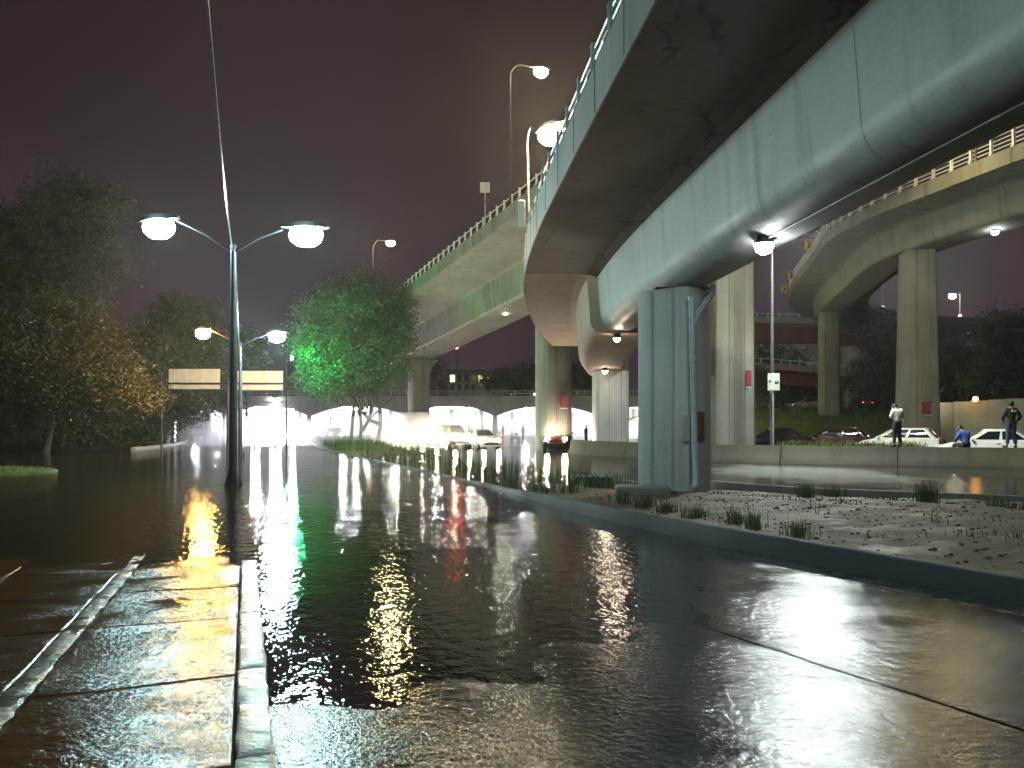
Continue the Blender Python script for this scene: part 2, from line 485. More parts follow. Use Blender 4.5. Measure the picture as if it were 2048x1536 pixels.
# median kerb (one cast strip) and soil
def kerbstrip(name, line, nrm, ztop, w, z0, mat):
    mb = MB(); secs = []
    for i in range(len(line)):
        a = line[i]; b = line[i] - nrm[i] * w; zt = ztop[i]
        c = .025
        a2 = a - nrm[i] * c; b2 = b + nrm[i] * c; a3 = a + nrm[i] * .02
        secs.append([(a3.x, a3.y, z0), (a.x, a.y, zt - c), (a2.x, a2.y, zt), (b2.x, b2.y, zt), (b.x, b.y, zt - c), (b.x, b.y, z0)])
    mb.loft(secs); return struct(name, mb, mat, smooth=50)
kz = [p.z + .004 * math.sin(i * 1.9) for i, p in enumerate(KC)]
kerbstrip('median_kerb', KC, KN, kz, .17, -.4, M['conc_kerb'])
RN = []
for i in range(len(RC)):
    t = RC[min(i + 1, len(RC) - 1)] - RC[max(i - 1, 0)]; t.z = 0; t.normalize(); RN.append(Vector((t.y, -t.x, 0)))
rz_ = [max(-.02, HC[i] + .06) if i > 4.6 * NS else .30 for i in range(len(RC))]
kerbstrip('rear_kerb', RC, RN, rz_, .22, -.4, M['conc_right'])
mb = MB(); rows = []
def median_z(i, u):
    return HC[i] + (.07 * math.sin(u * math.pi) if HC[i] > .1 else .02 * math.sin(u * 3)) 
for i in range(len(KC)):
    a = KC[i] - KN[i] * .168; b = RC[i] - RN[i] * .218; row = []
    for k in range(25):
        u = k / 24; q = a.lerp(b, u); z = median_z(i, u)
        if 0 < k < 24: z += .018 * math.sin(q.x * 3.1 + q.y * 1.7) + .012 * math.sin(q.x * 7.3 - q.y * 5.9) + rng.uniform(-.008, .008)
        row.append((q.x, q.y, z))
    rows.append(row)
struct('median_soil', mb.grid(rows), M['sand'], smooth=60)
def median_pt(i, u):
    a = KC[i] - KN[i] * .168; b = RC[i] - RN[i] * .218; q = a.lerp(b, u); return Vector((q.x, q.y, median_z(i, u)))

# road behind the median, and the ground the queue of cars stands on
mb = MB(); rows = []
for y in np.linspace(6, 62, 57):
    row = []
    for x in np.linspace(-6, 70, 60):
        edge = 4.5 + max(0, (y - 30)) * .10 if y > 17 else 4.0
        h = .035 * max(-3, min(1, (x - edge - 1.5) / 2.5)) + .004 * math.sin(x * .9) * math.sin(y * 1.1)
        row.append((float(x), float(y), h))
    rows.append(row)
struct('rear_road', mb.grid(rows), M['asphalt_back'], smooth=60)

# embankment with the upper road on its top, to the right
def emb(x, y):
    h = 3.25 * sstep(53, 79, y + .25 * (x - 24))
    h *= sstep(14, 21, x)
    return h + .05 * math.sin(x * 1.1) * math.sin(y * .8) - .05
mb = MB(); rows = [[(float(x), float(y), emb(x, y)) for x in np.linspace(14, 110, 65)] for y in np.linspace(50, 150, 60)]
struct('grass_embankment', mb.grid(rows), M['lawn'], smooth=60)
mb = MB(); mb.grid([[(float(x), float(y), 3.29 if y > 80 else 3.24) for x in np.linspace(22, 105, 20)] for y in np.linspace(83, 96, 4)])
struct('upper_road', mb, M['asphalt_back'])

# left bank under the trees, and the little lawn island
mb = MB(); rows = []
LB = [(-46, 20), (-34, 36), (-30.5, 46), (-25, 51), (-26.5, 60), (-31.5, 75), (-40, 99)]
LBc = crom([(*p, 0) for p in LB], 2.5)
for p in LBc: rows.append([(p.x - k * 4, p.y - k * .5, (-.25, .12, .2, .25, .3, .35, .4, .4)[k] + .04 * math.sin(p.y + k)) for k in range(8)])
struct('left_bank', mb.grid(rows), M['mud'], smooth=60)
mb = MB(); secs = []
for p in crom([(-25.2, 51.2, 0), (-26.4, 58, 0), (-29.3, 68, 0), (-33, 78, 0)], 2):
    secs.append([(p.x + .3, p.y, -.3), (p.x + .3, p.y, .16), (p.x - .02, p.y, .18), (p.x - .05, p.y, -.3)])
struct('white_kerb', mb.loft(secs), M['conc_pale'])
mb = MB(); N = 20; vs = []; cx, cy_ = -20.2, 27.0
for r_, z in ((1, -.2), (.97, .07), (.86, .10), (.5, .14)):
    vs.append([(cx + 4.2 * r_ * math.cos(q) , cy_ + 2.6 * r_ * math.sin(q), z) for q in [2 * math.pi * k / N for k in range(N)]])
struct('lawn_island', mb.loft(vs), M['lawn'], smooth=60)

# pavement at the lower left: slabs, joint strip and kerb stones
KD = Vector((-.326, .945, 0)).normalized(); KS = Vector((KD.y, -KD.x, 0))     # along, to the right
KO = Vector((-1.15, 3.72, 0))
def pv(s, t): return KO + KD * s + KS * t
def pz(y, x=0): return .0185 * (9.35 - y) + .007 * math.sin(x * 2.3 + y * 1.1) + .005 * math.sin(x * 5.7 - y * 2.9)
def slab(name, s0, s1, t0, t1, mat, dz, parent, th=.09, nn=3, nt=None, rag=0):
    mb = MB(); rows = []
    c = .012
    ss = [s0, s0 + c] + [s0 + (s1 - s0) * k / nn for k in range(1, nn)] + [s1 - c, s1]
    nt = nt or nn; ts = [t0, t0 + c] + [t0 + (t1 - t0) * k / nt for k in range(1, nt)] + [t1 - c, t1]
    for i, s in enumerate(ss):
        row = []
        for j, t in enumerate(ts):
            if rag and 0 < i < len(ss) - 1 and j in (0, 1, len(ts) - 2, len(ts) - 1): t += rng.uniform(-rag, rag)
            q = pv(s, t); z = pz(q.y, q.x) + dz + (rng.uniform(-rag, rag) * .35 if rag else 0) - (.008 if i in (0, len(ss) - 1) or j in (0, len(ts) - 1) else 0)
            row.append((q.x, q.y, z))
        rows.append(row)
    mb.grid(rows)
    for ed in (rows[0], rows[-1], [r[0] for r in rows], [r[-1] for r in rows]):
        mb.grid([ed, [(p[0], p[1], p[2] - th) for p in ed]])
    return obj(name, mb, mat, parent, smooth=30)
pvt = MB(); q4 = [pv(-6, -.0), pv(9, -.0), pv(9, -6), pv(-6, -6)]
rowsb = [[(lambda q: (q.x, q.y, pz(q.y) - .035))(pv(s, t)) for t in (-.02, -3, -6)] for s in np.linspace(-6, 9, 16)]
pavement = struct('pavement', pvt.grid(rowsb), M['joint'])
pavement.location = (0, 0, 0)
sj = [-6, -4.4, -2.9, -1.45, -.2, 1.22, 2.9, 4.35, 5.75, 7.2, 9.0]
for a, b in zip(sj[:-1], sj[1:]):
    for t0, t1 in ((-1.305, -.166), (-2.52, -1.46), (-4.0, -2.56), (-6, -4.04)):
        j = rng.uniform(-.01, .01)
        slab('paving_slab', a + .012 + j, b - .012, t0 + .01, t1 - .01, M['pave'], rng.uniform(-.004, .004), pavement, nn=7)
    slab('joint_strip', a + .004, b - .004, -1.45, -1.315, M['strip_pave'], .004, pavement, nn=14, nt=2, rag=.010)
    slab('kerb_stone', a + .004, b - .004 if b < 5.9 else min(b, 5.88), -.165, 0, M['kerb_pave'], .035, pavement, .25, 14, 2, .007) if a < 5.8 else None

# pebbles on the sandy median (uncountable)
mb = MB()
for k in range(2600):
    i = rng.randrange(NS * 1, int(NS * 4.3)); u = rng.random(); p = median_pt(i, u); r = rng.uniform(.008, .026) * (1.9 if rng.random() < .03 else 1)
    vs = []; z0 = p.z
    for (rr, zz) in ((1, -.1), (.95, .45), (.45, .8)):
        vs.append([(p.x + r * rr * math.cos(q) * rng.uniform(.8, 1.2), p.y + r * rr * math.sin(q) * rng.uniform(.8, 1.2), z0 + r * zz) for q in [k2 * math.pi * 2 / 5 for k2 in range(5)]])
    mb.loft(vs)
tag(obj('pebbles', mb, M['sand']), kind='stuff')

# ------------------------------------------------------------------ viaducts
def frames(line):
    out = []
    for i in range(len(line)):
        t = line[min(i + 1, len(line) - 1)] - line[max(i - 1, 0)]; t.z = 0; t.normalize(); out.append(Vector((t.y, -t.x, 0)))
    return out
def section(Wd, ph, g0, g1, dep, rad=.42, slope=.02):
    pts = [(0, 0), (0, ph - .03), (.03, ph), (.19, ph), (.24, .36), (Wd - .24, .36), (Wd - .19, ph), (Wd - .03, ph), (Wd, ph - .03), (Wd, 0),
           (g1 + .25, -slope), (g1, -slope - .10)]
    for k in range(11):
        a = k / 10 * math.pi / 2; pts.append((g1 - .1 - rad + rad * math.cos(a), -dep + rad - rad * math.sin(a)))
    for k in range(11):
        a = math.pi / 2 + k / 10 * math.pi / 2; pts.append((g0 + .1 + rad + rad * math.cos(a), -dep + rad - rad * math.sin(a)))
    pts += [(g0, -slope - .10), (g0 - .25, -slope)]
    return pts
def sweep(line, sec):
    mb = MB(); nr = frames(line)
    mb.loft([[(p.x + n_.x * t, p.y + n_.y * t, p.z + z) for t, z in sec] for p, n_ in zip(line, nr)])
    return mb
def along(line, step, start=0.0):
    """points and tangents every `step` metres"""
    out = []; acc = -start
    for a, b in zip(line[:-1], line[1:]):
        L = (b - a).length; d = (b - a) / L
        while acc <= L:
            if acc >= 0: out.append((a + d * acc, d))
            acc += step
        acc -= L
    return out
def offset(line, t, dz=0):
    return [p + n_ * t + Vector((0, 0, dz)) for p, n_ in zip(line, frames(line))]
def railing(parent, line, t, z0, h, step, pw, pd, rails, rr, mpost, mrail, start=.3):
    ln = offset(line, t, z0); first = None
    for p, d in along(ln, step, -start):
        rz = math.atan2(d.y, d.x)
        if first is None:
            mb = MB(); mb.box((0, 0, h * .5), (pd, pw, h)); mb.box((0, 0, .02), (pd * 1.5, pw * 1.8, .04)); mb.box((0, 0, h + .01), (pd * 1.15, pw * 1.15, .02))
            first = obj('railing_post', mb, mpost, parent, world=False); first.location = p - wloc(parent); first.rotation_euler = (0, 0, rz)
        else: inst(first, 'railing_post', parent, p - wloc(parent), rz)
    for zz in rails:
        obj('rail', MB().tube([q + Vector((0, 0, zz)) for q in ln], rr, 6), mrail, parent, smooth=50)
def pierpoly(c, w, d, rz, groove=True, flat=False):
    """rounded rectangular shaft with vertical grooves"""
    half = []
    a, b, ch = w / 2, d / 2, w * .2
    ring = [(-a + ch, -b), (-.04 - .16 * w, -b), (-.025 - .16 * w, -b + .045), (.025 - .16 * w, -b + .045), (.04 - .16 * w, -b),
            (.20 * w - .04, -b), (.20 * w - .025, -b + .045), (.20 * w + .025, -b + .045), (.20 * w + .04, -b), (a - ch, -b),
            (a - ch * .3, -b + ch * .3), (a, -b + ch), (a, b - ch), (a - ch * .3, b - ch * .3), (a - ch, b), (-a + ch, b),
            (-a + ch * .3, b - ch * .3), (-a, b - ch), (-a, -b + ch), (-a + ch * .3, -b + ch * .3)]
    cs, sn = math.cos(rz), math.sin(rz)
    return [(c[0] + x * cs - y * sn, c[1] + x * sn + y * cs) for x, y in ring]
def pier(parent, c, w, d, z0, z1, rz, mat, flare=None, batter=1.0, cap=None):
    mb = MB(); secs = []
    zs = [(z0, batter), (z1, 1.0)] if not flare else [(z0, batter), (z1 - flare[0], 1), (z1 - flare[0] * .6, 1 + flare[1] * .15), (z1 - flare[0] * .25, 1 + flare[1] * .5), (z1 - .12, 1 + flare[1]), (z1, 1 + flare[1])]
    for z, k in zs:
        secs.append([(x, y, z) for x, y in pierpoly(c, w * k, d * (k if not flare else 1), rz)])
    mb.loft(secs)
    return obj('pier', mb, mat, parent, at=(c[0], c[1], z0), smooth=25)

# --- near viaduct (overhead)
near_edge = [Vector((p[0], p[1], 6.6)) for p in [(3.3, -9), (2.6, -1), (2.08, 5), (1.67, 9), (1.13, 14.4), (.64, 20), (.42, 25.4), (.55, 31), (1.33, 40), (2.55, 48.6)]]
NL = crom(near_edge, .9)
near = thing('near_viaduct', (3.83, 18, 0), 'curved concrete ramp passing overhead with a pale lit girder and grooved piers', 'viaduct')
cut = min(range(len(NL)), key=lambda i: abs(NL[i].y - 25.4))
def near_parts(line, Wd, g0, g1, dep, rad, mslab, mgird, lab=None):
    ph = .82
    slab_ = [(.02, .0), (.02, .34), (Wd - .02, .34), (Wd - .02, .0), (g1 + .25, -.02), (g1 - .05, -.10), (g0 + .05, -.10), (g0 - .25, -.02)]
    gir = [(g1, -.103)]
    for k in range(11):
        a = k / 10 * math.pi / 2; gir.append((g1 - .1 - rad + rad * math.cos(a), -dep + rad - rad * math.sin(a)))
    for k in range(11):
        a = math.pi / 2 + k / 10 * math.pi / 2; gir.append((g0 + .1 + rad + rad * math.cos(a), -dep + rad - rad * math.sin(a)))
    gir.append((g0, -.103))
    par = [(-.015, -.03), (-.015, ph - .03), (.015, ph), (.17, ph), (.20, ph - .03), (.24, .36), (.24, .345), (.017, .345), (.017, -.03)]
    for nm, sc_, mm in (('deck_slab', slab_, mslab), ('girder', gir, mgird), ('parapet', par, mgird), ('parapet', [(Wd - t, z) for t, z in par], mgird)):
        o = obj(nm, sweep(line, sc_), mm, near, smooth=14)
        if lab and nm != 'parapet': o['label'] = lab % nm.replace('_', ' ')
L1 = NL[:cut + 1]
d = (NL[cut + 1] - NL[cut]).normalized()
L2 = [NL[cut] + d * .06] + NL[cut + 1:]
near_parts(L1, 6.2, 2.38, 3.95, 1.85, .52, M['conc_brown'], M['conc_near'])
gj = MB()
for p, d in along(NL, 2.9, -.6):
    nr_ = Vector((d.y, -d.x, 0)); q0_, q1_, rad_, dp_ = (2.38, 3.95, .52, 1.85) if p.y < 25.2 else (2.05, 4.75, .42, 1.92)
    ring = [(q0_ - .003, -.12)]
    for k in range(9):
        a = k / 8 * math.pi / 2; ring.append((q0_ + .1 + rad_ - (rad_ + .003) * math.cos(a), -dp_ + rad_ - (rad_ + .003) * math.sin(a)))
    ring.append((q1_ - .1 - rad_, -dp_ - .003))
    gj.grid([[tuple(p + nr_ * t + Vector((0, 0, z)) + d * w_) for t, z in ring] for w_ in (0, .012)])
obj('form_joint', gj, M['conc_right'], near)['kind'] = 'stuff'
near_parts(L2, 6.4, 2.05, 4.75, 1.92, .42, M['conc_warm'], M['conc_warm'], 'orange-lit %s beyond the expansion joint')
railing(near, NL, .09, .82, .50, 1.27, .13, .15, (.24, .43), .035, M['steel'], M['steel'])
mb = MB()
for p, d in along(offset(NL, -.018, 0), 1.9, -.5):     # damp vertical seams between parapet castings
    mb.box((p.x, p.y, p.z + .40), (.025, .012, .74), math.atan2(d.y, d.x) )
obj('parapet_joint', mb, M['conc_brown'], near)['kind'] = 'stuff'
pz1 = pier(near, (3.79, 18.0), 1.42, 1.42, -.5, 4.72, R(-37), M['conc_pier'])
pier(near, (5.55, 43.6), 1.85, 1.85, -.5, 4.66, R(6), M['conc_near'])
obj('bearing_pad', MB().box((3.83, 18.0, 4.737), (1.2, 1.2, .03)), M['joint'], near); obj('bearing_pad', MB().box((5.55, 43.6, 4.67), (1.2, 1.2, .016)), M['joint'], near)
# drainpipe, hatch and box on the main pier
mb = MB(); mb.tube([(3.93, 16.93, 4.45), (3.96, 16.93, 2.6), (4.02, 16.93, .48), (4.0, 16.86, .33), (3.84, 16.62, .27)], .068, 12)
pipe = obj('drainpipe', mb, M['pvc'], near, smooth=40)
for z in (4.40, 3.1, 1.2): obj('pipe_collar', MB().tube([(3.93 + (4.4 - z) * .023, 16.93, z - .05), (3.93 + (4.4 - z) * .023, 16.93, z + .05)], .084, 12), M['pvc'], pipe, smooth=40)
obj('pipe_branch', MB().tube([(3.97, 16.95, 3.85), (4.08, 17.0, 4.1), (4.26, 17.1, 4.34), (4.44, 17.2, 4.58), (4.52, 17.4, 4.76)], .075, 12), M['pvc'], pipe, smooth=40)
mb = MB(); mb.bbox((4.20, 17.32, 1.62), (.46, .10, .66), .015, R(60)); mb.bbox((4.15, 17.22, 1.62), (.22, .14, .54), .01, R(60)); obj('hatch', mb, M['rust'], near)
obj('junction_box', MB().bbox((3.86, 17.10, 1.58), (.16, .10, .62), .02, R(-30)), M['conc_near'], near)

# --- left viaduct (higher, behind)
u = Vector((-.42, .907, -.0727)); u0 = Vector((.56, 41.6, 13.2))
LL = [u0 + u * s for s in np.linspace(-15, 80, 60)]
left = thing('left_viaduct', (2.7, 50.5, 0), 'high straight concrete viaduct running away behind the near ramp', 'viaduct')
obj('deck', sweep(LL, section(12.0, .85, 4.2, 7.8, 2.25, .25, .05)), M['conc_left'], left, smooth=14)
railing(left, LL, .10, .85, .55, 1.02, .10, .09, (.45,), .03, M['rail_white'], M['rail_white'])
rzL = math.atan2(.907, -.42) - math.pi / 2
def lsoff(x, y): return 10.97 - .0727 * ((x - .56) * -.42 + (y - 41.6) * .907)
pier(left, (2.7, 50.5), 2.0, 2.0, -.6, lsoff(2.7, 50.5) - .02, rzL, M['conc_left'])
pier(left, (-9.4, 78), 1.9, 2.0, -.6, lsoff(-9.4, 78) - .02, rzL, M['conc_left'], flare=(1.6, 1.1))
pier(left, (11.2, 39.6), 2.0, 2.0, -.6, lsoff(11.2, 39.6) - .02, R(-3), M['conc_right'], batter=1.08)
mb = MB()
for p, d in along(offset(LL, -.012, 0), 3.1, -.5): mb.box((p.x, p.y, p.z + .40), (.05, .02, .74), math.atan2(d.y, d.x))
obj('parapet_joint', mb, M['conc_brown'], left)['kind'] = 'stuff'

# --- right curving ramp
RE = [(27.5, 20), (24.9, 28), (23.1, 34.9), (22.0, 39.6), (20.95, 44.6), (20.7, 50.4), (22.3, 57.5), (25.2, 69.8), (28.9, 80), (36, 90), (46, 97), (58, 100)]
RL = crom([Vector((*p, 13.7)) for p in RE], 1.2)
right = thing('right_ramp', (24.3, 46.4, 0), 'concrete ramp curving away at right on two tall piers with white railing', 'viaduct')
obj('deck', sweep(RL, section(7.3, .75, 2.3, 5.0, 1.7, .3, .05)), M['conc_right'], right, smooth=14)
railing(right, RL, .10, .75, .85, 1.22, .13, .11, (.18, .38, .58, .78), .022, M['rail_white'], M['rail_white'])
mb = MB()
for p, d in along(offset(RL, -.010, 0), 1.75, -.5): mb.box((p.x, p.y, p.z + .36), (.10, .016, .66), math.atan2(d.y, d.x))
obj('stain_joint', mb, M['conc_right'], right)['kind'] = 'stuff'
pier(right, (24.3, 46.4), 1.72, 1.9, -.5, 11.98, R(-12), M['conc_right'], batter=1.27)
pier(right, (29.1, 71), 1.84, 1.9, .5, 11.98, R(-20), M['conc_right'], batter=1.04)

# --- far ramps, red light painted into their concrete
def ramp(name, pts, label, dep, g0, g1, Wd=8):
    ln = crom([P(*q) for q in pts], 3)
    t = thing(name, (ln[0].x, ln[0].y, 0), label, 'viaduct')
    obj('deck', sweep(ln, section(Wd, .8, g0, g1, dep, .2, .05)), M['conc_redlit'], t, smooth=14)
    obj('parapet_coping', sweep([q + Vector((0, 0, .1)) for q in offset(ln, -.03)], [(0, 0), (0, .74), (.3, .74), (.3, .72), (.02, .7), (.02, 0)]), M['conc_pale'], t)
    railing(t, ln, .1, .85, .5, 1.5, .14, .12, (.45,), .03, M['rail_white'], M['rail_white'])
    return t, ln
r1, r1l = ramp('far_ramp', [(2040, 697, 128), (1960, 690, 120), (1870, 680, 112), (1770, 662, 104), (1700, 650, 100), (1600, 649, 97), (1480, 647, 95), (1380, 646, 94)], 'far red-lit ramp with white post railing, crossing behind the right ramp', 2.0, 2.0, 5)
r2, r2l = ramp('far_ramp', [(1760, 757, 101), (1690, 753, 98), (1640, 748, 95), (1560, 741, 92), (1480, 737, 90), (1380, 735, 89)], 'lower red-lit ramp below the far one, ending behind the slender pier', 1.5, 1.5, 4, 6)
c = P(1728, 690, 101); pier(r1, (c.x, c.y + 4), 1.75, 1.75, 1.5, 12.25, 0, M['conc_pale'], flare=(1.2, .5))
c = P(1688, 752, 96); pier(r2, (c.x, c.y + 2.6), .75, .75, 1.5, c.z - 1.5, 0, M['conc_pale'])
c = P(1440, 690, 94); pier(r1, (c.x, c.y + 4), 1.6, 1.6, -.5, 12.0, 0, M['conc_redlit'])

# --- cross bridge over the underpass
xs_b = [(-44.1), (-37.3), (-26.2), (-13.6), (-2.2), (11.3), (24)]
YB, YB2 = 100.0, 124.0
bridge = thing('road_bridge', (-13.6, YB, 0), 'low arched road bridge across the flooded underpass, lit white inside', 'bridge')
for a, b in zip(xs_b[:-1], xs_b[1:]):
    mb = MB(); n = 14; low = []
    for k in range(n + 1):
        q = k / n; low.append((a + (b - a) * q, 2.75 + 1.3 * (1 - abs(2 * q - 1) ** 2.4)))
    rows = [[(x, YB, 4.7) for x, z in low], [(x, YB, z) for x, z in low], [(x, YB + .6, z) for x, z in low], [(x, YB + .6, z + .2) for x, z in low], [(x, YB2, z + .2) for x, z in low], [(x, YB2, 4.7) for x, z in low]]
    mb.grid(rows); obj('span', mb, M['conc_bridge'], bridge, smooth=30)
    ceil = MB().grid([[(x, YB + .62, z + .185) for x, z in low], [(x, YB2 - .02, z + .185) for x, z in low]])
    obj('soffit', ceil, M['white_wall'], bridge, smooth=30)
    for yy in np.arange(YB + 1.5, YB2, 1.6):
        obj('soffit_rib', MB().grid([[(x, yy, z + .19) for x, z in low], [(x, yy, z + .06) for x, z in low], [(x, yy + .25, z + .06) for x, z in low], [(x, yy + .25, z + .19) for x, z in low]]), M['white_wall'], bridge) if yy < YB + 12 else None
mb = MB(); mb.box(((xs_b[0] + xs_b[-1]) / 2, (YB + YB2) / 2 - .1, 4.92), (xs_b[-1] - xs_b[0], YB2 - YB + .6, .44)); obj('deck', mb, M['conc_bridge'], bridge)
mb = MB(); mb.box(((xs_b[0] + xs_b[-1]) / 2, YB - .32, 5.27), (xs_b[-1] - xs_b[0], .25, .26)); obj('kerb_beam', mb, M['conc_bridge'], bridge)
first = None
for x in np.arange(xs_b[0] + .5, xs_b[-1], 2.0):
    if first is None: first = obj('railing_post', MB().box((0, 0, .35), (.16, .16, .7)), M['conc_bridge'], bridge, world=False); first.location = Vector((x, YB - .32, 5.4)) - wloc(bridge)
    else: inst(first, 'railing_post', bridge, Vector((x, YB - .32, 5.4)) - wloc(bridge))
for z in (5.72, 6.05): obj('rail', MB().box(((xs_b[0] + xs_b[-1]) / 2, YB - .32, z), (xs_b[-1] - xs_b[0], .10, .10)), M['conc_bridge'], bridge)
for x in xs_b:
    for yy in (YB + .5, YB + 9, YB + 18):
        obj('column', MB().bbox((x, yy, 1.1), (.62, 1.0, 3.5), .06), M['conc_bridge'], bridge)
# retaining wall at the far mouth and side walls
mb = MB(); mb.box((-6, YB2 + 4, 1.5), (92, .5, 6)); rw = thing('retaining_wall', (-16, YB2 + 4, 0), 'white painted wall closing the underpass behind the bridge', 'wall')
obj('wall_face', mb, M['white_wall'], rw)
for x in np.arange(-50, 39, 5): obj('pilaster', MB().box((x, YB2 + 3.7, 1.5), (.5, .12, 6)), M['conc_bridge'], rw)
# tube lamps under the bridge, assumed from the white light inside
k = 0
for a, b, pw in zip(xs_b[:-1], xs_b[1:], (1, 1, 1, 1, 1, 1)):
    for yy in (YB + 3, YB + 11, YB + 19):
        for q in (.3, .7):
            k += 1; x = a + (b - a) * q; z = 3.98
            t = thing('tunnel_lamp', (x, yy, z), '%s %s assumed tube lamp on the ceiling of the %s arch from the left' % ({3: 'front', 11: 'middle', 19: 'rear'}[int(yy - YB)], 'left' if q < .5 else 'right', ('first', 'second', 'third', 'fourth', 'fifth', 'sixth')[xs_b.index(a)]), 'lamp', 'tube lamps under the bridge')
            obj('lamp_housing', MB().box((0, 0, .06), (.30, 1.7, .06)), M['steel'], t, world=False)
            obj('lamp_lens', MB().bbox((0, 0, -.02), (.22, 1.6, .09), .03), M['l_tube'], t, world=False)

# ------------------------------------------------------------------ street lamps
def luminaire(parent, p, yaw, lens, size=1.0, tilt=0, flat=False):
    """cobra head: housing with a drop lens below; p is the lens centre, yaw points along the arm"""
    c_, s_ = math.cos(yaw), math.sin(yaw)
    h = MB(); secs = []
    for (x, w, z0, z1) in ((-.42, .04, .13, .18), (-.30, .08, .12, .20), (-.05, .12, .12, .23), (.22, .12, .12, .22), (.36, .08, .12, .18), (.40, .03, .13, .15)):
        secs.append([(x, -w, z0), (x, -w * .7, z1), (x, w * .7, z1), (x, w, z0)])
    secs = [[(p[0] + size * (x * c_ - y * s_), p[1] + size * (x * s_ + y * c_), p[2] + size * z + tilt * x) for x, y, z in q] for q in secs]
    h.loft(secs); ho = obj('lamp_housing', h, M['dark_metal'], parent, smooth=45)
    ln = MB(); prof = [(.02, .03), (.10, .04), (.17, .08), (.18, .115), (.10, .13)] if flat else [(.02, -.20), (.12, -.18), (.20, -.10), (.225, 0), (.20, .09), (.12, .13)]
    ln.lathe([(r * size, z * size) for r, z in prof], (0, 0, 0), 12)
    ln.v = [(p[0] + x * c_ * 1.3 - y * s_, p[1] + x * s_ * 1.3 + y * c_, p[2] + z) for x, y, z in ln.v]
    obj('lamp_lens', ln, lens, ho, smooth=60)
def pole_mb(b, top, r0=.11, r1=.06, n=10): return MB().tube([b, top], [r0, r1], n)

def double_lamp(base, top, la, lb, label, ma, mb_, size):
    t = thing('street_lamp', base, label, 'street lamp', 'street lamps along the flooded road')
    obj('pole', pole_mb(base, top, .13, .075), M['pole'], t, smooth=50)
    f = MB(); f.box((base[0], base[1], base[2] + .02), (.42, .42, .05))
    for a in range(4):
        dx, dy = math.cos(a * math.pi / 2 + .7), math.sin(a * math.pi / 2 + .7)
        f.add([(base[0] + dx * .1, base[1] + dy * .1, base[2] + .55), (base[0] + dx * .26, base[1] + dy * .26, base[2] + .04), (base[0] + dx * .1 - dy * .015, base[1] + dy * .1 + dx * .015, base[2] + .04), (base[0] + dx * .26 - dy * .015, base[1] + dy * .26 + dx * .015, base[2] + .04), (base[0] + dx * .1 - dy * .015, base[1] + dy * .1 + dx * .015, base[2] + .55)], [(0, 2, 4), (0, 1, 3, 4), (0, 1, 2), (4, 3, 2)])
    obj('base_plate', f, M['pole'], t)
    obj('pole_cap', MB().lathe([(.09, 0), (.09, .1), (.03, .16)], top, 10), M['pole'], t)
    for e_, mm in ((la, ma), (lb, mb_)):
        e_ = Vector(e_); tp = Vector(top); dv = e_ - tp; yaw = math.atan2(dv.y, dv.x)
        end = e_ + Vector((-math.cos(yaw) * .4 * size, -math.sin(yaw) * .4 * size, .14))
        obj('arm', MB().tube([tp + Vector((0, 0, -.1)), tp.lerp(end, .5) + Vector((0, 0, .02)), end], [.045, .04, .03], 8), M['pole'], t, smooth=50)
        luminaire(t, e_, yaw, mm, size)
    return t
double_lamp((-7.67, 21.3, -.05), (-7.67, 21.3, 6.5), P(318, 455, 22), P(612, 470, 21.4), 'nearest tall street lamp, double armed with two white heads, standing in floodwater', M['l_cool'], M['l_cool'], 1.6)
double_lamp((-14.75, 42, -.05), (-14.75, 42, 6.0), P(406, 666, 43.5), P(554, 673, 41), 'second double armed street lamp with one orange and one white head', M['l_sodium'], M['l_cool2'], 1.6)

double_lamp((-1.0, -.5, .05), (-1.0, -.5, 6.5), (-3.0, -.4, 7.1), (.95, -.7, 6.95), 'added, assumed street lamp beside the camera, out of the picture, lighting the main pier', M['l_cool_added'], M['l_cool_added'], 1.6)  # lamp assumed from the row spacing, added to light the main pier

def arm_lamp(base, top, lamp, label, lens, size=1.0, r=.09, box=None, curved=False, unlit=False, group='single arm street lamps', flat=False):
    t = thing('street_lamp', base, label, 'street lamp', group)
    obj('pole', pole_mb(base, top, r, r * .6), M['pole'], t, smooth=50)
    lamp = Vector(lamp); tp = Vector(top); dv = lamp - tp; yaw = math.atan2(dv.y, dv.x)
    end = lamp + Vector((-math.cos(yaw) * .4 * size, -math.sin(yaw) * .4 * size, .14 * size))
    mid = tp.lerp(end, .35); mid.z = max(tp.z, end.z) + (.25 if curved else -.02) 
    pts = [tp + Vector((0, 0, -.05)), tp + Vector((0, 0, .35)) if curved else tp, mid, end]
    obj('arm', MB().tube(crom(pts, .3), r * .5, 8), M['pole'], t, smooth=50)
    luminaire(t, lamp, yaw, lens, size, flat=flat)
    if box: obj('control_box', MB().bbox(box, (.45, .35, .8), .04), M['rail_white'], t)
    return t
# on the near ramp
arm_lamp((.58, 26, 7.4), (.52, 26, 10.9), P(1103, 268, 25.2), 'brightest warm street lamp on a curved pole above the near ramp parapet', M['l_warm'], 1.7, .07, curved=True)
# on the left viaduct
arm_lamp((-.1, 42.95, 13.9), (-.1, 42.95, 21.2), (1.62, 43.6, 21.55), 'topmost warm street lamp standing on the left viaduct railing', M['l_warm2'], 1.4, .07)
arm_lamp((-12.6, 70, 11.7), (-12.6, 70, 17.7), (-11.05, 70.4, 18.2), 'pale street lamp on the left viaduct, above the green lit tree', M['l_warm5'], 1.3, .08)
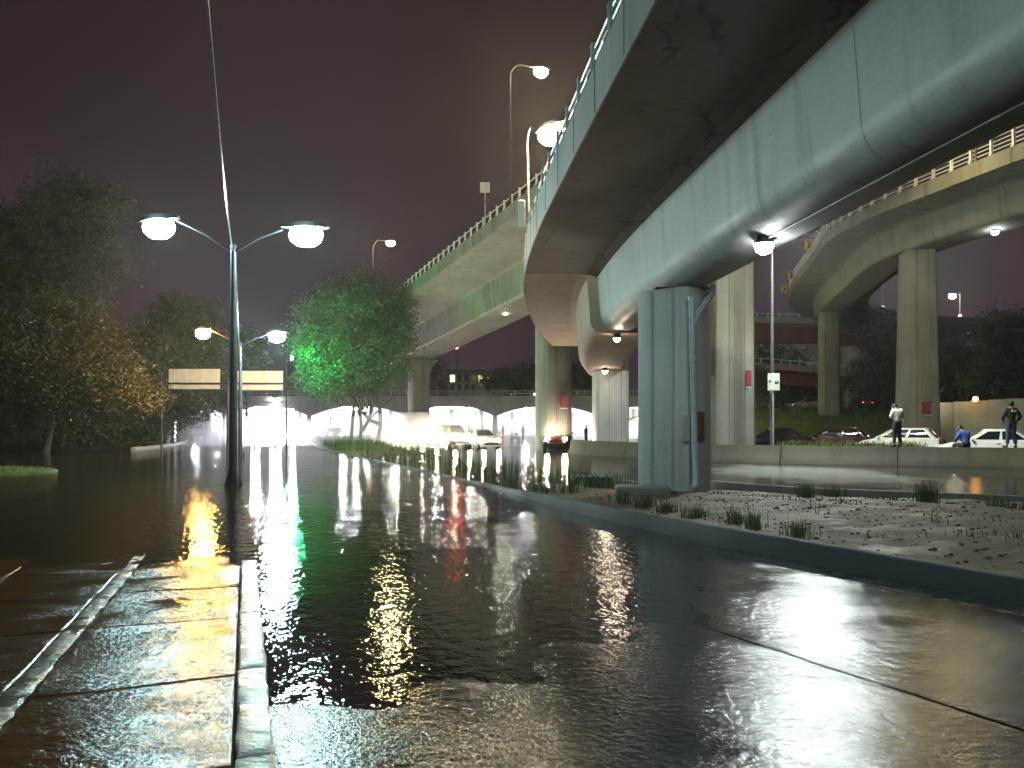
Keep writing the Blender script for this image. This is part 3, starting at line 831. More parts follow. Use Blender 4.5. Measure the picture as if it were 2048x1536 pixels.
# pole behind the barrier, its hidden head assumed from the road reflection
arm_lamp((11.4, 33.9, 0), (11.4, 33.9, 9.4), (11.5, 30.2, 9.7), 'tall plain pole behind the white traffic sign, its assumed head hidden by the ramp', M['l_led'], 1.7, .10, flat=True)
arm_lamp((17.3, 64, 1.2), (17.3, 64, 9.0), (18.1, 64.6, 9.2), 'added, unseen street lamp behind the tall pier, lighting the grassy bank', M['l_warm2'], 1.3, .09)  # lamp added out of sight to brighten the bank
# on the right ramp, assumed from its yellow road reflection, out of sight
arm_lamp((22.55, 37.6, 14.45), (22.55, 37.6, 15.2), (19.9, 37.2, 15.5), 'assumed warm street lamp on the right ramp, out of sight above the near deck', M['l_warm_assumed'], 1.1, .09, flat=True)
# far right
c = P(1920, 672, 114); arm_lamp(c, P(1920, 585, 114), P(1905, 592, 113), 'warm street lamp on the far ramp at right', M['l_warm2'], 2.0, .13, P(1920, 635, 113.8))
c = P(1763, 640, 105); arm_lamp(c, P(1763, 480, 105), P(1790, 470, 104), 'slim lamp pole with white control box on the far ramp, its unseen head assumed', M['l_cool2'], 3.0, .11, P(1765, 618, 104.8))  # unseen lamp head assumed, enlarged to brighten the far ramps
# unlit lamp at the left by the trees
arm_lamp((-22.7, 50.1, 0), (-22.7, 50.1, 5.0), P(277, 739, 50), 'unlit thin street lamp beside the left trees', M['lens_clear'], 1.0, .06)

def hung_lamp(p, zs, label, lens, r=.13, group='small lamps under the decks'):
    t = thing('flood_lamp', p, label, 'lamp', group)
    m_ = MB(); m_.box((0, 0, (zs - p[2]) / 2 + .08), (.06, .06, max(.05, zs - p[2] - .16))); m_.box((0, 0, zs - p[2] - .015), (.2, .2, .03))
    obj('bracket', m_, M['dark_metal'], t, world=False)
    obj('lamp_housing', MB().lathe([(.05, .18), (r * .9, .12), (r, .0), (r, -.02)][::-1], (0, 0, 0), 10), M['dark_metal'], t, world=False, smooth=40)
    obj('lamp_lens', MB().lathe([(r * .3, -r * 1.1), (r * .75, -r * .8), (r * .95, -r * .2), (r * .95, .01)], (0, 0, 0), 10), lens, t, world=False, smooth=60)
    return t
hung_lamp(P(1528, 486, 12.9), 4.74, 'oval white floodlight under the near ramp girder', M['l_flood'], .17)
q0 = P(1528, 486, 12.9)
tag(obj('conduit', MB().tube([(q0.x, q0.y, 4.735), (q0.x + .2, q0.y - 1.5, 4.733), (q0.x + .5, q0.y - 4, 4.733), (q0.x + .75, q0.y - 6, 4.733)], .014, 6), M['steel']), 'thin conduit running along the underside of the near girder to the floodlight', 'conduit')
hung_lamp(P(1234, 676, 25.6), 4.68, 'nearer of the two bulbs under the orange-lit girder', M['l_bulb'], .12)
hung_lamp(P(1210, 741, 41), 4.68, 'farther bulb under the tan girder, at the pier top', M['l_bulb'], .15)
for px, py, Y, lb in ((1011, 624, 57.3, 'nearest lamp below the left viaduct, right of the gap'), (889, 677, 68.3, 'middle lamp below the left viaduct'), (783, 724, 79.0, 'farthest lamp below the left viaduct, beside the tree')):
    p = P(px, py, Y); hung_lamp(p, lsoff(p.x, p.y) - .02, lb, M['l_flood2'], .19)
p = P(1990, 462, 41); hung_lamp(p, 12.0, 'small white lamp under the right ramp girder', M['l_flood'], .19)
p = P(548, 797, 99.3); t = hung_lamp(p, 5.0, 'small white lamp on the bridge face near the sign panels', M['l_flood'], .3)

# overhead cable through the lamp poles
def cable(a, b, sag, n=14): return [Vector(a).lerp(Vector(b), k / n) + Vector((0, 0, -sag * 4 * (k / n) * (1 - k / n))) for k in range(n + 1)]
ca = cable(P(410, -60, 9.0), (-7.66, 21.2, 6.45), .35) + cable((-7.66, 21.45, 6.4), (-14.75, 41.9, 5.95), .75)[1:]
tag(obj('overhead_cable', MB().tube(ca, .016, 6), M['pvc']), 'thin twisted overhead cable from the sky to the first double lamp pole', 'cable')

# ------------------------------------------------------------------ signs
def panel_sign(px0, px1, py0, py1, Y):
    a = P(px0, py0, Y); b = P(px1, py1, Y); return a, b
gs = thing('gantry_sign', (-19.05, 52, 0), 'two blank backs of road sign panels on one tall post', 'road sign')
obj('post', pole_mb((-19.05, 52, -.2), (-19.05, 52, 4.7), .16, .12), M['pole'], gs, smooth=50)
obj('post_head', MB().lathe([(.12, 0), (.3, .18), (.3, .22)], (-19.05, 52, 4.3), 10), M['pole'], gs)
obj('cross_beam', MB().box(((P(338, 768, 52).x + P(566, 768, 52).x) / 2, 51.94, P(338, 767, 52).z), (7.75, .10, .11)), M['dark_metal'], gs)
for x0, x1, y0, y1, cuts in ((338, 440, 738, 778, (.1, .33, .64)), (468, 566, 742, 780, (.33, .66, .97))):
    a, b = P(x0, y0, 52.05), P(x1, y1, 52.05)
    pl = obj('sign_panel', MB().box(((a.x + b.x) / 2, 52.05, (a.z + b.z) / 2), (b.x - a.x, .05, a.z - b.z)), M['sign_back'], gs)
    for q in cuts: obj('stiffener', MB().box((a.x + (b.x - a.x) * q, 52.0, (a.z + b.z) / 2), (.06, .05, a.z - b.z - .06)), M['sign_back'], pl)
# white sign on thin post near the barrier
t = thing('traffic_sign', (P(1547, 880, 33.3).x, 33.3, 0), 'white traffic sign with two small dark marks on a thin post', 'sign')
x0 = P(1547, 880, 33.3).x
obj('post', pole_mb((x0, 33.34, 0), (x0, 33.34, P(0, 745, 33.3).z), .035, .035), M['steel'], t, smooth=50)
a, b = P(1535, 747, 33.3), P(1559, 781, 33.3)
obj('sign_plate', MB().bbox(((a.x + b.x) / 2, 33.28, (a.z + b.z) / 2), (b.x - a.x, .03, a.z - b.z), .01), M['sign_white'], t)
mb = MB(); zc = P(0, 764, 33.3).z
for xx, w_ in ((P(1539.5, 0, 33.3).x, .10), (P(1553, 0, 33.3).x, .16)):
    dz_ = -.03 if w_ > .12 else .02
    mb.box((xx, 33.257, zc + dz_), (w_, .008, .05)); mb.box((xx - w_ * .3, 33.257, zc + .05 + dz_), (w_ * .3, .008, .05)); mb.box((xx + w_ * .3, 33.257, zc + .045 + dz_), (w_ * .3, .008, .06)); mb.box((xx - w_ * .32, 33.257, zc - .04 + dz_), (w_ * .26, .008, .04))
obj('sign_mark', mb, M['black'], t)
# red notices strapped on piers
def notice(p, w, h, rz, label, n=5):
    t = thing('notice_board', (p[0], p[1], p[2] - h / 2), label, 'sign', 'red notices on the piers')
    t.rotation_euler = (0, 0, rz)
    obj('board', MB().bbox((0, 0, h / 2), (w, .03, h), .006), M['sign_red'], t, world=False)
    mb = MB(); r2 = random.Random(n)
    for k in range(n):
        wl_ = w * r2.uniform(.5, .8); mb.box((0, -.019, h * (.86 - .7 * k / (n - 1))), (wl_, .006, h * .06))
    obj('faded_print', mb, M['sign_pink'], t, world=False)
    obj('lower_strip', MB().box((0, -.004, -.04), (w * .98, .025, .07)), M['sign_white'], t, world=False)
notice((P(1497, 757, 38.5).x, 38.5, P(0, 757, 38.5).z), .34, .80, R(25), 'narrow red notice on the tall pier right of the main pier', 6)
notice((P(1128, 803, 49.4).x, 49.4, P(0, 803, 49.4).z), .56, .80, R(0), 'dull red notice on the middle pier by the dark car', 5)
notice((P(1857, 816, 45.2).x, 45.2, P(0, 816, 45.2).z), .75, .75, R(4), 'square magenta red notice on the large right pier', 6)
# chevrons on the right ramp
for px, py, Y, lb in ((1617, 489, 53.5, 'nearest and largest yellow chevron sign on the right ramp'), (1582, 551, 66, 'middle yellow chevron sign on the right ramp'), (1568, 578, 73, 'smallest, farthest yellow chevron sign on the right ramp')):
    p = P(px, py, Y); h = .72; w = .52
    t = thing('chevron_sign', (p.x + .05, p.y, 14.45), lb, 'sign', 'chevron signs on the right ramp')
    obj('post', MB().tube([(p.x + .05, p.y + .05, 14.45), (p.x, p.y + .05, p.z + .3)], .03, 6), M['steel'], t)
    obj('sign_plate', MB().bbox((p.x, p.y, p.z), (w, .03, h), .01), M['sign_yellow'], t)
    mb = MB(); a = .05
    for sgn in (-1, 1):
        mb.add([(p.x - .14, p.y - .02, p.z + sgn * .27), (p.x - .0, p.y - .02, p.z + sgn * .27), (p.x + .17, p.y - .02, p.z), (p.x + .03, p.y - .02, p.z)], [(0, 1, 2, 3) if sgn < 0 else (3, 2, 1, 0)])
    obj('chevron', mb, M['black'], t)
# twin square panels above the left viaduct, grey board by the near parapet
p = P(970, 375, 46.3); t = thing('twin_sign', (p.x, p.y, 13.65), 'pair of small square blank panels on a pole on the left viaduct', 'sign')
obj('post', MB().tube([(p.x, p.y + .05, 13.65), (p.x, p.y + .05, p.z + .3)], .045, 8), M['steel'], t)
for s_ in (-1, 1): obj('sign_plate', MB().bbox((p.x + s_ * .155, p.y, p.z), (.27, .03, .62), .01), M['sign_white'], t)
p = P(1043, 427, 24.6); t = thing('edge_board', (.33, 24.7, 6.9), 'plain grey board fixed on the near ramp parapet edge', 'sign')
obj('board', MB().bbox((.30, 24.6, p.z), (.22, .04, .85), .01), M['sign_back'], t)
obj('strap', MB().box((.36, 24.68, p.z - .3), (.12, .12, .05)), M['steel'], t)
# far direction sign
p = P(1706, 761, 92); t = thing('direction_sign', (p.x - .5, 92, 3.2), 'dark direction sign on two legs by the slender far pier', 'sign')
obj('sign_plate', MB().bbox((p.x, 92, p.z), (2.3, .06, .95), .02), M['pole'], t)
for q in (-.6, .9): obj('leg', MB().tube([(p.x + q, 92.06, 3.2), (p.x + q, 92.06, p.z + .3)], .05, 6), M['rail_white'], t)
# green and red signals
def signal(p, base, label, lens, r):
    t = thing('traffic_signal', base, label, 'traffic signal')
    obj('pole', MB().tube([base, (base[0], base[1], p[2] + .5)], .06, 8), M['dark_metal'], t)
    hd = obj('signal_head', MB().bbox((p[0], p[1] + .05, p[2] + .25), (.32, .28, .98), .03), M['black'], t)
    return t
p = P(578, 716, 55.2)
t = signal(p, (p.x - .25, 55.4, 0), 'green traffic signal on a dark pole left of the lit tree', None, .1)
ln = MB().lathe([(.13, 0), (.125, .03), (.08, .06), (.02, .07)], (0, 0, 0), 12, 'x')
qa = R(42); ln.v = [(p.x + .18 + x_ * math.cos(qa) - y_ * math.sin(qa), p.y + x_ * math.sin(qa) + y_ * math.cos(qa), p.z + z_) for x_, y_, z_ in ln.v]
obj('signal_lens', ln, M['l_green'], t, smooth=60)
p = P(913, 694, 131); t = signal(p, (p.x + .2, 131.2, 0), 'far red signal light below the left viaduct', None, .3)
obj('signal_lens', MB().lathe([(.05, -.35), (.28, -.2), (.3, .05)], p, 10, 'y'), M['l_red'], t, smooth=60)

# ------------------------------------------------------------------ barrier along the rear road
BL = crom([Vector((*p, 0)) for p in [(31, 24), (26, 25.7), (19.6, 28.6), (13.5, 31.0), (9.3, 33.6), (6.3, 38), (4.4, 42.2), (3.5, 45)]], .5)
prof = [(-.30, 0), (-.30, .10), (-.17, .34), (-.10, .80), (.10, .80), (.17, .34), (.30, .10), (.30, 0)]
acc = 0; seg = [BL[0]]; segs = []
for a, b in zip(BL[:-1], BL[1:]):
    acc += (b - a).length; seg.append(b)
    if acc > 4.0: segs.append(seg); seg = [b]; acc = 0
if len(seg) > 2: segs.append(seg)
segs = segs[2:]
BLAB = ['barrier block at the right picture edge, past the man in dark shirt', 'barrier block carrying the seated person in blue and the man in dark shirt', 'barrier block before the green verge, with the man in white shirt at its end', 'barrier block beside the white traffic sign post, right of the main pier', 'barrier block mostly hidden behind the main pier', 'barrier block just left of the main pier', 'leftmost barrier block, ending near the dark red off-roader']
for i, sg in enumerate(segs):
    d0 = (sg[1] - sg[0]).normalized(); d1 = (sg[-1] - sg[-2]).normalized()
    sg = [sg[0] + d0 * .02] + sg[1:-1] + [sg[-1] - d1 * .02]
    mb = sweep(sg, prof); mid = sg[len(sg) // 2]
    t = tag(obj('concrete_barrier', mb, M['conc_barrier'], at=(mid.x, mid.y, 0), smooth=30), BLAB[min(i, len(BLAB) - 1)], 'barrier', 'concrete barrier blocks along the rear road')

# concrete blocks by the main pier
for c, dm, rz, lb in (((P(1285, 985, 16.6).x, 16.6, .14), (1.15, .8, .42), R(-8), 'concrete block at the left foot of the main pier'), ((P(1183, 957, 21.5).x, 21.5, .06), (1.15, .7, .34), R(-4), 'dark concrete block lying in the flooded grass')):
    tag(obj('concrete_block', MB().bbox(c, dm, .04, rz), M['conc_kerb'] if 'dark' in lb else M['conc_left'], at=(c[0], c[1], c[2] - dm[2] / 2)), lb, 'concrete block')

# ------------------------------------------------------------------ right wall / buildings
w = thing('hoarding', (30, 47, 0), 'pale panelled hoarding wall behind the white cars at right', 'wall')
a, b = P(1872, 806, 48.5), P(2120, 792, 46)
nP = 7
for k in range(nP):
    q0, q1 = a.lerp(b, k / nP), a.lerp(b, (k + 1) / nP); dv = q1 - q0
    m_ = (q0 + q1) / 2; obj('panel', MB().box((m_.x, m_.y, m_.z / 2), (dv.length - .02, .06, m_.z), math.atan2(dv.y, dv.x)), M['panel_wall'], w)
def house(name, x0, x1, y, depth, z1, label, wins, mat):
    t = thing(name, ((x0 + x1) / 2, y, 0), label, 'building')
    obj('wall', MB().box(((x0 + x1) / 2, y + depth / 2, z1 / 2), (x1 - x0, depth, z1)), mat, t)
    obj('roof', MB().box(((x0 + x1) / 2, y + depth / 2, z1 + .15), (x1 - x0 + .8, depth + .8, .3)), M['conc_left'], t)
    for (wx, wz, ww, wh, lit) in wins:
        f = obj('window', MB().box((wx, y - .03, wz), (ww + .3, .08, wh + .3)), M['conc_pale'], t)
        obj('pane', MB().box((wx, y - .085, wz), (ww, .04, wh)), M['l_window'] if lit else M['glass_win'], f)
Y = 170
def bx(px): return (px - 1024) / FOC * Y
house('house', bx(893), bx(985), Y, 14, P(0, 742, Y).z, 'far flat roofed building with one lit window beyond the bridge', [(bx(905 + 14 * k), P(0, 757, Y).z, 1.0, 1.5, k == 0) for k in range(6)] + [(bx(905 + 14 * k), P(0, 775, Y).z, 1.0, 1.5, False) for k in range(6)], M['plaster'])
house('house', bx(988), bx(1075), Y + 6, 14, P(0, 739, Y + 6).z, 'taller plain far building behind the bare tree', [(bx(1010 + 16 * k), P(0, 758, Y).z, 1.1, 1.5, False) for k in range(4)], M['plaster'])
# dark abutment wall at the left end of the underpass
t = thing('abutment_wall', (-52, 98, 0), 'dark abutment wall left of the underpass mouth', 'wall')
obj('wall_face', MB().box((-53.2, 99, 2.2), (18, 2, 5)), M['conc_bridge'], t)

# ------------------------------------------------------------------ trees
def crown_mesh(name, blobs, n, leaf, seed, parent, mat, clump=.55, per=34):
    r = np.random.default_rng(seed); cs = []
    vol = np.array([b[3] * b[4] * b[5] for b in blobs]) ** .8; pr = vol / vol.sum()
    n = int(n * 2.2); leaf = leaf * 1.08
    nc = max(12, n // per)
    for _ in range(nc):
        b = blobs[r.choice(len(blobs), p=pr)]; d = r.normal(size=3); d /= np.linalg.norm(d)
        q = r.random() ** .42 * (r.uniform(1.05, 1.32) if r.random() < .16 else 1)
        cp_ = (b[0] + d[0] * q * b[3], b[1] + d[1] * q * b[4], b[2] + d[2] * q * b[5])
        if mnoise.noise(Vector(cp_) * (1.15 / max(.8, min(b[3:6]))**.5)) > .16: continue
        cs.append((b[0] + d[0] * q * b[3], b[1] + d[1] * q * b[4], b[2] + d[2] * q * b[5], r.uniform(.6, 1.3)))
    cs = np.array(cs); nc = len(cs); idx = r.integers(0, nc, n)
    pos = cs[idx, :3] + r.normal(size=(n, 3)) * (clump * cs[idx, 3])[:, None] * np.array([1, 1, .7])
    ax = r.normal(size=(n, 3)); ax[:, 2] *= .5; ax /= np.linalg.norm(ax, axis=1)[:, None]
    nm = r.normal(size=(n, 3)) + np.array([0, 0, .8]); sd = np.cross(ax, nm); sd /= np.linalg.norm(sd, axis=1)[:, None] + 1e-9
    L = leaf * r.uniform(.6, 1.35, n)[:, None]
    up = np.cross(sd, ax) * L * .12
    v = np.empty((n, 4, 3)); v[:, 0] = pos - ax * L * .5; v[:, 1] = pos + sd * L * .26 + up; v[:, 2] = pos + ax * L * .5; v[:, 3] = pos - sd * L * .26 + up
    off = np.array(wloc(parent)) if parent is not None else 0
    v = (v - off).reshape(-1, 3)
    me = bpy.data.meshes.new(name); me.vertices.add(n * 4); me.vertices.foreach_set('co', v.ravel())
    me.loops.add(n * 4); me.loops.foreach_set('vertex_index', np.arange(n * 4, dtype=np.int32))
    me.polygons.add(n); me.polygons.foreach_set('loop_start', np.arange(0, n * 4, 4, dtype=np.int32))
    me.update(calc_edges=True); me.validate()
    me.materials.append(mat)
    o = bpy.data.objects.new(name, me); C.objects.link(o)
    if parent is not None: o.parent = parent
    return o, cs
def tree(base, trunks, blobs, n, leaf, seed, label, mat, bark='bark', clump=.55, r0=.16, limbs=8, group=None):
    t = thing('tree', base, label, 'tree', group); r = random.Random(seed)
    cr_, cs = crown_mesh('crown', blobs, n, leaf, seed, t, mat, clump)
    for tr in trunks:
        pts = crom([Vector(p) for p in tr], .7)
        rad = [r0 * (1 - .65 * i / len(pts)) for i in range(len(pts))]; rad[0] *= 1.25
        to = obj('trunk', MB().tube([p + Vector((r.uniform(-.04, .04), r.uniform(-.04, .04), 0)) for p in pts], rad, 8), M[bark], t, smooth=60)
        mb = MB(); top = pts[-1]
        for k in range(limbs):
            c_ = Vector(cs[r.randrange(len(cs))][:3]); s0 = pts[int(len(pts) * r.uniform(.45, .98))]
            md = s0.lerp(c_, .5) + Vector((r.uniform(-.3, .3), r.uniform(-.3, .3), r.uniform(-.1, .4)))
            mb.tube(crom([s0, md, c_], .6), [r0 * .30 * (1 - .8 * q / max(1, len(crom([s0, md, c_], .6)) - 1)) for q in range(len(crom([s0, md, c_], .6)))], 5)
        obj('limb', mb, M[bark], to, smooth=60)
    return t
def blob(px, py, Y, rx, ry, rz): p = P(px, py, Y); return (p.x, p.y, p.z, rx, ry, rz)
# left group
g = 'trees on the left bank'
tree((-28.0, 46.5, .1), [[(-28.0, 46.5, 0), (-27.7, 46.8, 2.2), (-27.2, 47, 4.0)]], [blob(95, 720, 46, 3.8, 3.5, 3.0), blob(185, 790, 45, 2.6, 2.6, 1.9), blob(60, 800, 46, 2.4, 2.5, 1.6), blob(215, 690, 46.5, 1.5, 1.8, 1.2), blob(265, 800, 45, 1.7, 2, 1.0), blob(20, 700, 46, 2.4, 2.5, 2.2), blob(150, 640, 46, 2.2, 2.2, 1.5), blob(235, 760, 45, 1.5, 1.8, 1.2)], 26000, .15, 1, 'pale trunked tree on the left bank, its low crown lit orange', M['leaf_olive'], 'bark_pale', .5, .17, group=g)
tree((-38, 55, .1), [[(-38, 55, 0), (-37.6, 55, 4), (-37, 55, 8)]], [blob(150, 430, 55, 3.4, 3.2, 2.6), blob(60, 510, 55, 4.0, 3.5, 3.2), blob(205, 520, 54, 2.0, 2, 1.8), blob(120, 600, 55, 3.4, 3, 2.4), blob(-40, 500, 56, 3.5, 3, 3.5), blob(215, 400, 55, 1.2, 1.5, .9)], 26000, .19, 2, 'tallest dark tree at the left edge, above the orange lit crown', M['leaf_dark'], 'bark', .55, .26, group=g)
tree((-36.5, 50, .1), [[(-36.5, 50, 0), (-36.5, 50, 3.5)]], [blob(-30, 760, 50, 4, 3, 3.5), blob(-60, 640, 51, 3, 3, 3)], 7000, .24, 3, 'dark tree cut off by the left edge of the picture', M['leaf_dark'], 'bark', .5, .2, group=g)
tree((-27.8, 62, .1), [[(-27.8, 62, 0), (-27.5, 62, 4)]], [blob(300, 790, 60, 2.6, 2.5, 1.2), blob(240, 700, 63, 3.4, 3, 1.8), blob(365, 815, 63, 2.2, 2, 1.1)], 9000, .24, 4, 'small tree behind the unlit lamp, low branches over the water', M['leaf_olive'], 'bark', .5, .15, group=g)
tree((-33.5, 78, .1), [[(-33.5, 78, 0), (-33.2, 78, 5), (-33, 78, 9)]], [blob(350, 680, 78, 3.6, 3, 3.2), blob(395, 640, 78, 2.2, 2, 2.2), blob(310, 720, 77, 3.2, 3, 2.4), blob(420, 710, 79, 2.4, 2.4, 2.4), blob(345, 610, 78, 1.1, 1, 1.0)], 14000, .27, 5, 'mid distance tree behind the orange lamp with a spiky top', M['leaf_dark'], 'bark', .55, .2, group=g)
tree((-28.8, 84, .1), [[(-28.8, 84, 0), (-28.8, 84, 5)]], [blob(480, 700, 84, 2.4, 2, 2.6), blob(440, 740, 84, 2.6, 2, 2.2), blob(500, 735, 85, 1.6, 1.6, 1.6)], 8000, .28, 6, 'dark tree behind the second lamp pole', M['leaf_dark'], 'bark', .5, .18, group=g)
p = P(345, 640, 80); t = thing('bare_tree', (p.x, p.y, .1), 'thin bare treetop rising above the mid distance trees', 'tree', g)
mb = MB(); r = random.Random(3); bt = Vector((p.x, p.y, 0))
mb.tube([bt, bt + Vector((.2, 0, 8)), bt + Vector((.1, 0, 14.5))], [.16, .12, .04], 6)
for k in range(16):
    z = r.uniform(10, 14.3); s0 = bt + Vector((.12, 0, z)); a = r.uniform(-1.2, 1.2)
    mb.tube([s0, s0 + Vector((a * .6, r.uniform(-.3, .3), .7)), s0 + Vector((a, r.uniform(-.4, .4), r.uniform(1.2, 2.4)))], [.04, .03, .012], 4)
obj('trunk', mb, M['bark'], t)
tree((-36.2, 92, .1), [[(-36.2, 92, 0), (-36.2, 92, 3), (-36.0, 92, 5)]], [blob(410, 790, 92, 3.2, 2, 1.6), blob(440, 800, 92, 2.4, 2, 1.5), blob(375, 800, 92, 2.2, 2, 1.4)], 5000, .3, 18, 'dark trunked tree before the white box truck', M['leaf_dark'], 'black', .5, .42, 4, group=g)
# dark hedge under the left trees
hd = thing('hedge', (-34, 58, .1), 'long dark hedge under the trees on the left bank', 'hedge')
crown_mesh('foliage', [(-30 - k * 2.2, 57 - k * 1.1, 1.2, 1.8, 1.2, 1.5) for k in range(9)] + [(-28.3 - k * 1.6, 60 + k * 3.0, 1.2, 1.8, 1.5, 1.6) for k in range(9)], 13000, .26, 21, hd, M['leaf_dark'], .4)
# the green lit trees on the median
g = 'trees on the median'
tree((-12.55, 60, .1), [[(-12.55, 60, .05), (-12.4, 60, 1.4), (-12.2, 60, 3.6), (-12.3, 60, 6.5)], [(-12.0, 60.3, .05), (-11.75, 60.3, 1.0), (-11.8, 60.2, 2.4), (-12.4, 60.1, 4.4)], [(-11.75, 60.3, 1.2), (-11.2, 60.4, 2.0), (-10.8, 60.4, 3.3)]],
     [blob(640, 690, 59, 2.5, 2.3, 1.5), blob(690, 720, 60, 3.4, 2.8, 2.6), blob(660, 760, 59.5, 2.6, 2.3, 1.5), blob(700, 620, 60.5, 2.6, 2.5, 2.2), blob(635, 620, 61, 1.5, 1.4, 1.2)], 17000, .20, 7, 'tree left on the median with foliage lit vivid green', M['leaf_bright'], 'bark', .42, .16, group=g)
tree((-10.4, 60.5, .1), [[(-10.4, 60.5, .05), (-10.3, 60.5, 2.2), (-10.5, 60.5, 5.0), (-10.4, 60.5, 8)], [(-10.35, 60.5, 1.7), (-11.2, 60.6, 2.1), (-11.8, 60.6, 2.7)]],
     [blob(750, 600, 61, 2.8, 2.5, 2.0), blob(765, 680, 61, 2.7, 2.5, 3.0), blob(700, 590, 61.5, 2.3, 2.2, 1.4), blob(800, 650, 61, 1.4, 1.8, 2.2), blob(775, 750, 61, 2.0, 2.0, 1.3), blob(735, 760, 61, 1.8, 2, 1.0)], 15000, .20, 8, 'darker tree right on the median with a straight trunk', M['leaf_green'], 'bark', .42, .17, group=g)
# centre far
g = 'far trees beyond the bridge'
tree((P(868, 800, 150).x, 150, 0), [[(P(868, 800, 150).x, 150, 0), (P(868, 800, 150).x, 150, 8)]], [blob(868, 760, 150, 2.5, 2, 4.0), blob(862, 785, 150, 3, 2, 2.5)], 3500, .4, 9, 'dark far tree just right of the flared pier', M['leaf_dark'], group=g)
tree((P(1008, 800, 140).x, 140, 0), [[(P(1008, 800, 140).x, 140, 0), (P(1008, 800, 140).x, 140, 7)]], [blob(985, 765, 140, 2.2, 2, 1.2), blob(1030, 768, 140, 2.4, 2, 1.4), blob(1008, 755, 140, 2, 2, 1.3)], 2400, .35, 10, 'sparse far tree before the plain building', M['leaf_dark'], limbs=14, group=g)
tree((P(1055, 800, 130).x, 130, 0), [[(P(1055, 800, 130).x, 130, 0), (P(1055, 800, 130).x, 130, 7)]], [blob(1055, 750, 130, 2.4, 2, 3), blob(1160, 760, 132, 3, 2, 3), blob(1210, 745, 132, 3, 2, 3)], 3600, .4, 11, 'dark far trees between the middle piers', M['leaf_dark'], group=g)
# right side
g = 'trees at the right'
def rt(px, py, Y, bl, n, seed, label, mat='leaf_dark', leaf=.3):
    b = P(px, py, Y); zb = max(0, emb(b.x, b.y)); tree((b.x, Y, zb), [[(b.x, Y, zb - .2), (b.x, Y, zb + 4)]], bl, n, leaf, seed, label, M[mat], 'bark', .55, .2, 6, g)
rt(1760, 850, 82, [blob(1765, 720, 82, 2.6, 2.5, 4.5), blob(1745, 770, 82, 2.2, 2, 3), blob(1790, 670, 82, 2.2, 2, 2.0), blob(1790, 790, 82, 2.4, 2, 3)], 9000, 12, 'tree left of the large right pier, its top lit yellow green', 'leaf_olive')
rt(1900, 850, 70, [blob(1895, 740, 70, 2.4, 2, 2.4), blob(1940, 770, 70, 2.8, 2, 2.4), blob(1880, 790, 70, 2, 2, 2)], 9000, 13, 'green tinged tree right of the large pier behind the hoarding', 'leaf_green')
rt(2020, 850, 66, [blob(2030, 680, 66, 3.0, 2.5, 3.0), blob(2000, 760, 66, 3.0, 2, 2.6), blob(2060, 760, 66, 3, 2.5, 3), blob(1960, 740, 70, 2.2, 2, 2.2)], 11000, 14, 'big dark tree at the right edge above the hoarding', 'leaf_dark')
rt(1516, 830, 76, [blob(1514, 768, 76, 1.3, 1.2, 1.6), blob(1525, 785, 76, 1.0, 1, 1.0)], 3000, 15, 'small green tree on the bank right of the tall pier', 'leaf_green', .22)
rt(1600, 830, 112, [blob(1560, 790, 112, 3, 2, 2.4), blob(1610, 785, 112, 3.4, 2, 2.6), blob(1670, 790, 113, 3.4, 2, 2.6), blob(1560, 715, 116, 4, 2, 2.4)], 9000, 16, 'dark far trees under the lower far ramp', 'leaf_dark', .4)
rt(1800, 850, 108, [blob(1720, 790, 112, 3, 2, 3), blob(1760, 790, 110, 3, 2, 3.5), blob(1830, 780, 112, 5, 2, 4), blob(1950, 760, 110, 6, 2, 5)], 12000, 17, 'dark trees far behind the large right pier', 'leaf_dark', .4)

# ------------------------------------------------------------------ grass
def blades(name, pts, hmin, hmax, w, seed, parent, mat, off=(0, 0, 0), spread=.35):
    r = np.random.default_rng(seed); n = len(pts); pts = np.array(pts)
    a = r.uniform(0, 2 * math.pi, n); h = r.uniform(hmin, hmax, n); ln = r.uniform(.05, spread, n) * h
    d = np.stack([np.cos(a), np.sin(a), 0 * a], 1); s = np.stack([-np.sin(a), np.cos(a), 0 * a], 1) * (w * r.uniform(.7, 1.3, n))[:, None]
    v = np.empty((n, 5, 3)); z = np.array([0, 0, 1.0])
    v[:, 0] = pts - s; v[:, 1] = pts + s
    m_ = pts + d * (ln * .4)[:, None] + z * (h * .6)[:, None]; v[:, 2] = m_ + s * .7; v[:, 3] = m_ - s * .7; v[:, 4] = pts + d * ln[:, None] + z * h[:, None]
    v = (v - np.array(off)).reshape(-1, 3)
    mb = MB(); mb.v = [tuple(q) for q in v]
    for i in range(n): mb.f += [(5 * i, 5 * i + 1, 5 * i + 2, 5 * i + 3), (5 * i + 3, 5 * i + 2, 5 * i + 4)]
    mb.m = [0] * len(mb.f)
    return obj(name, mb, mat, parent, world=False)
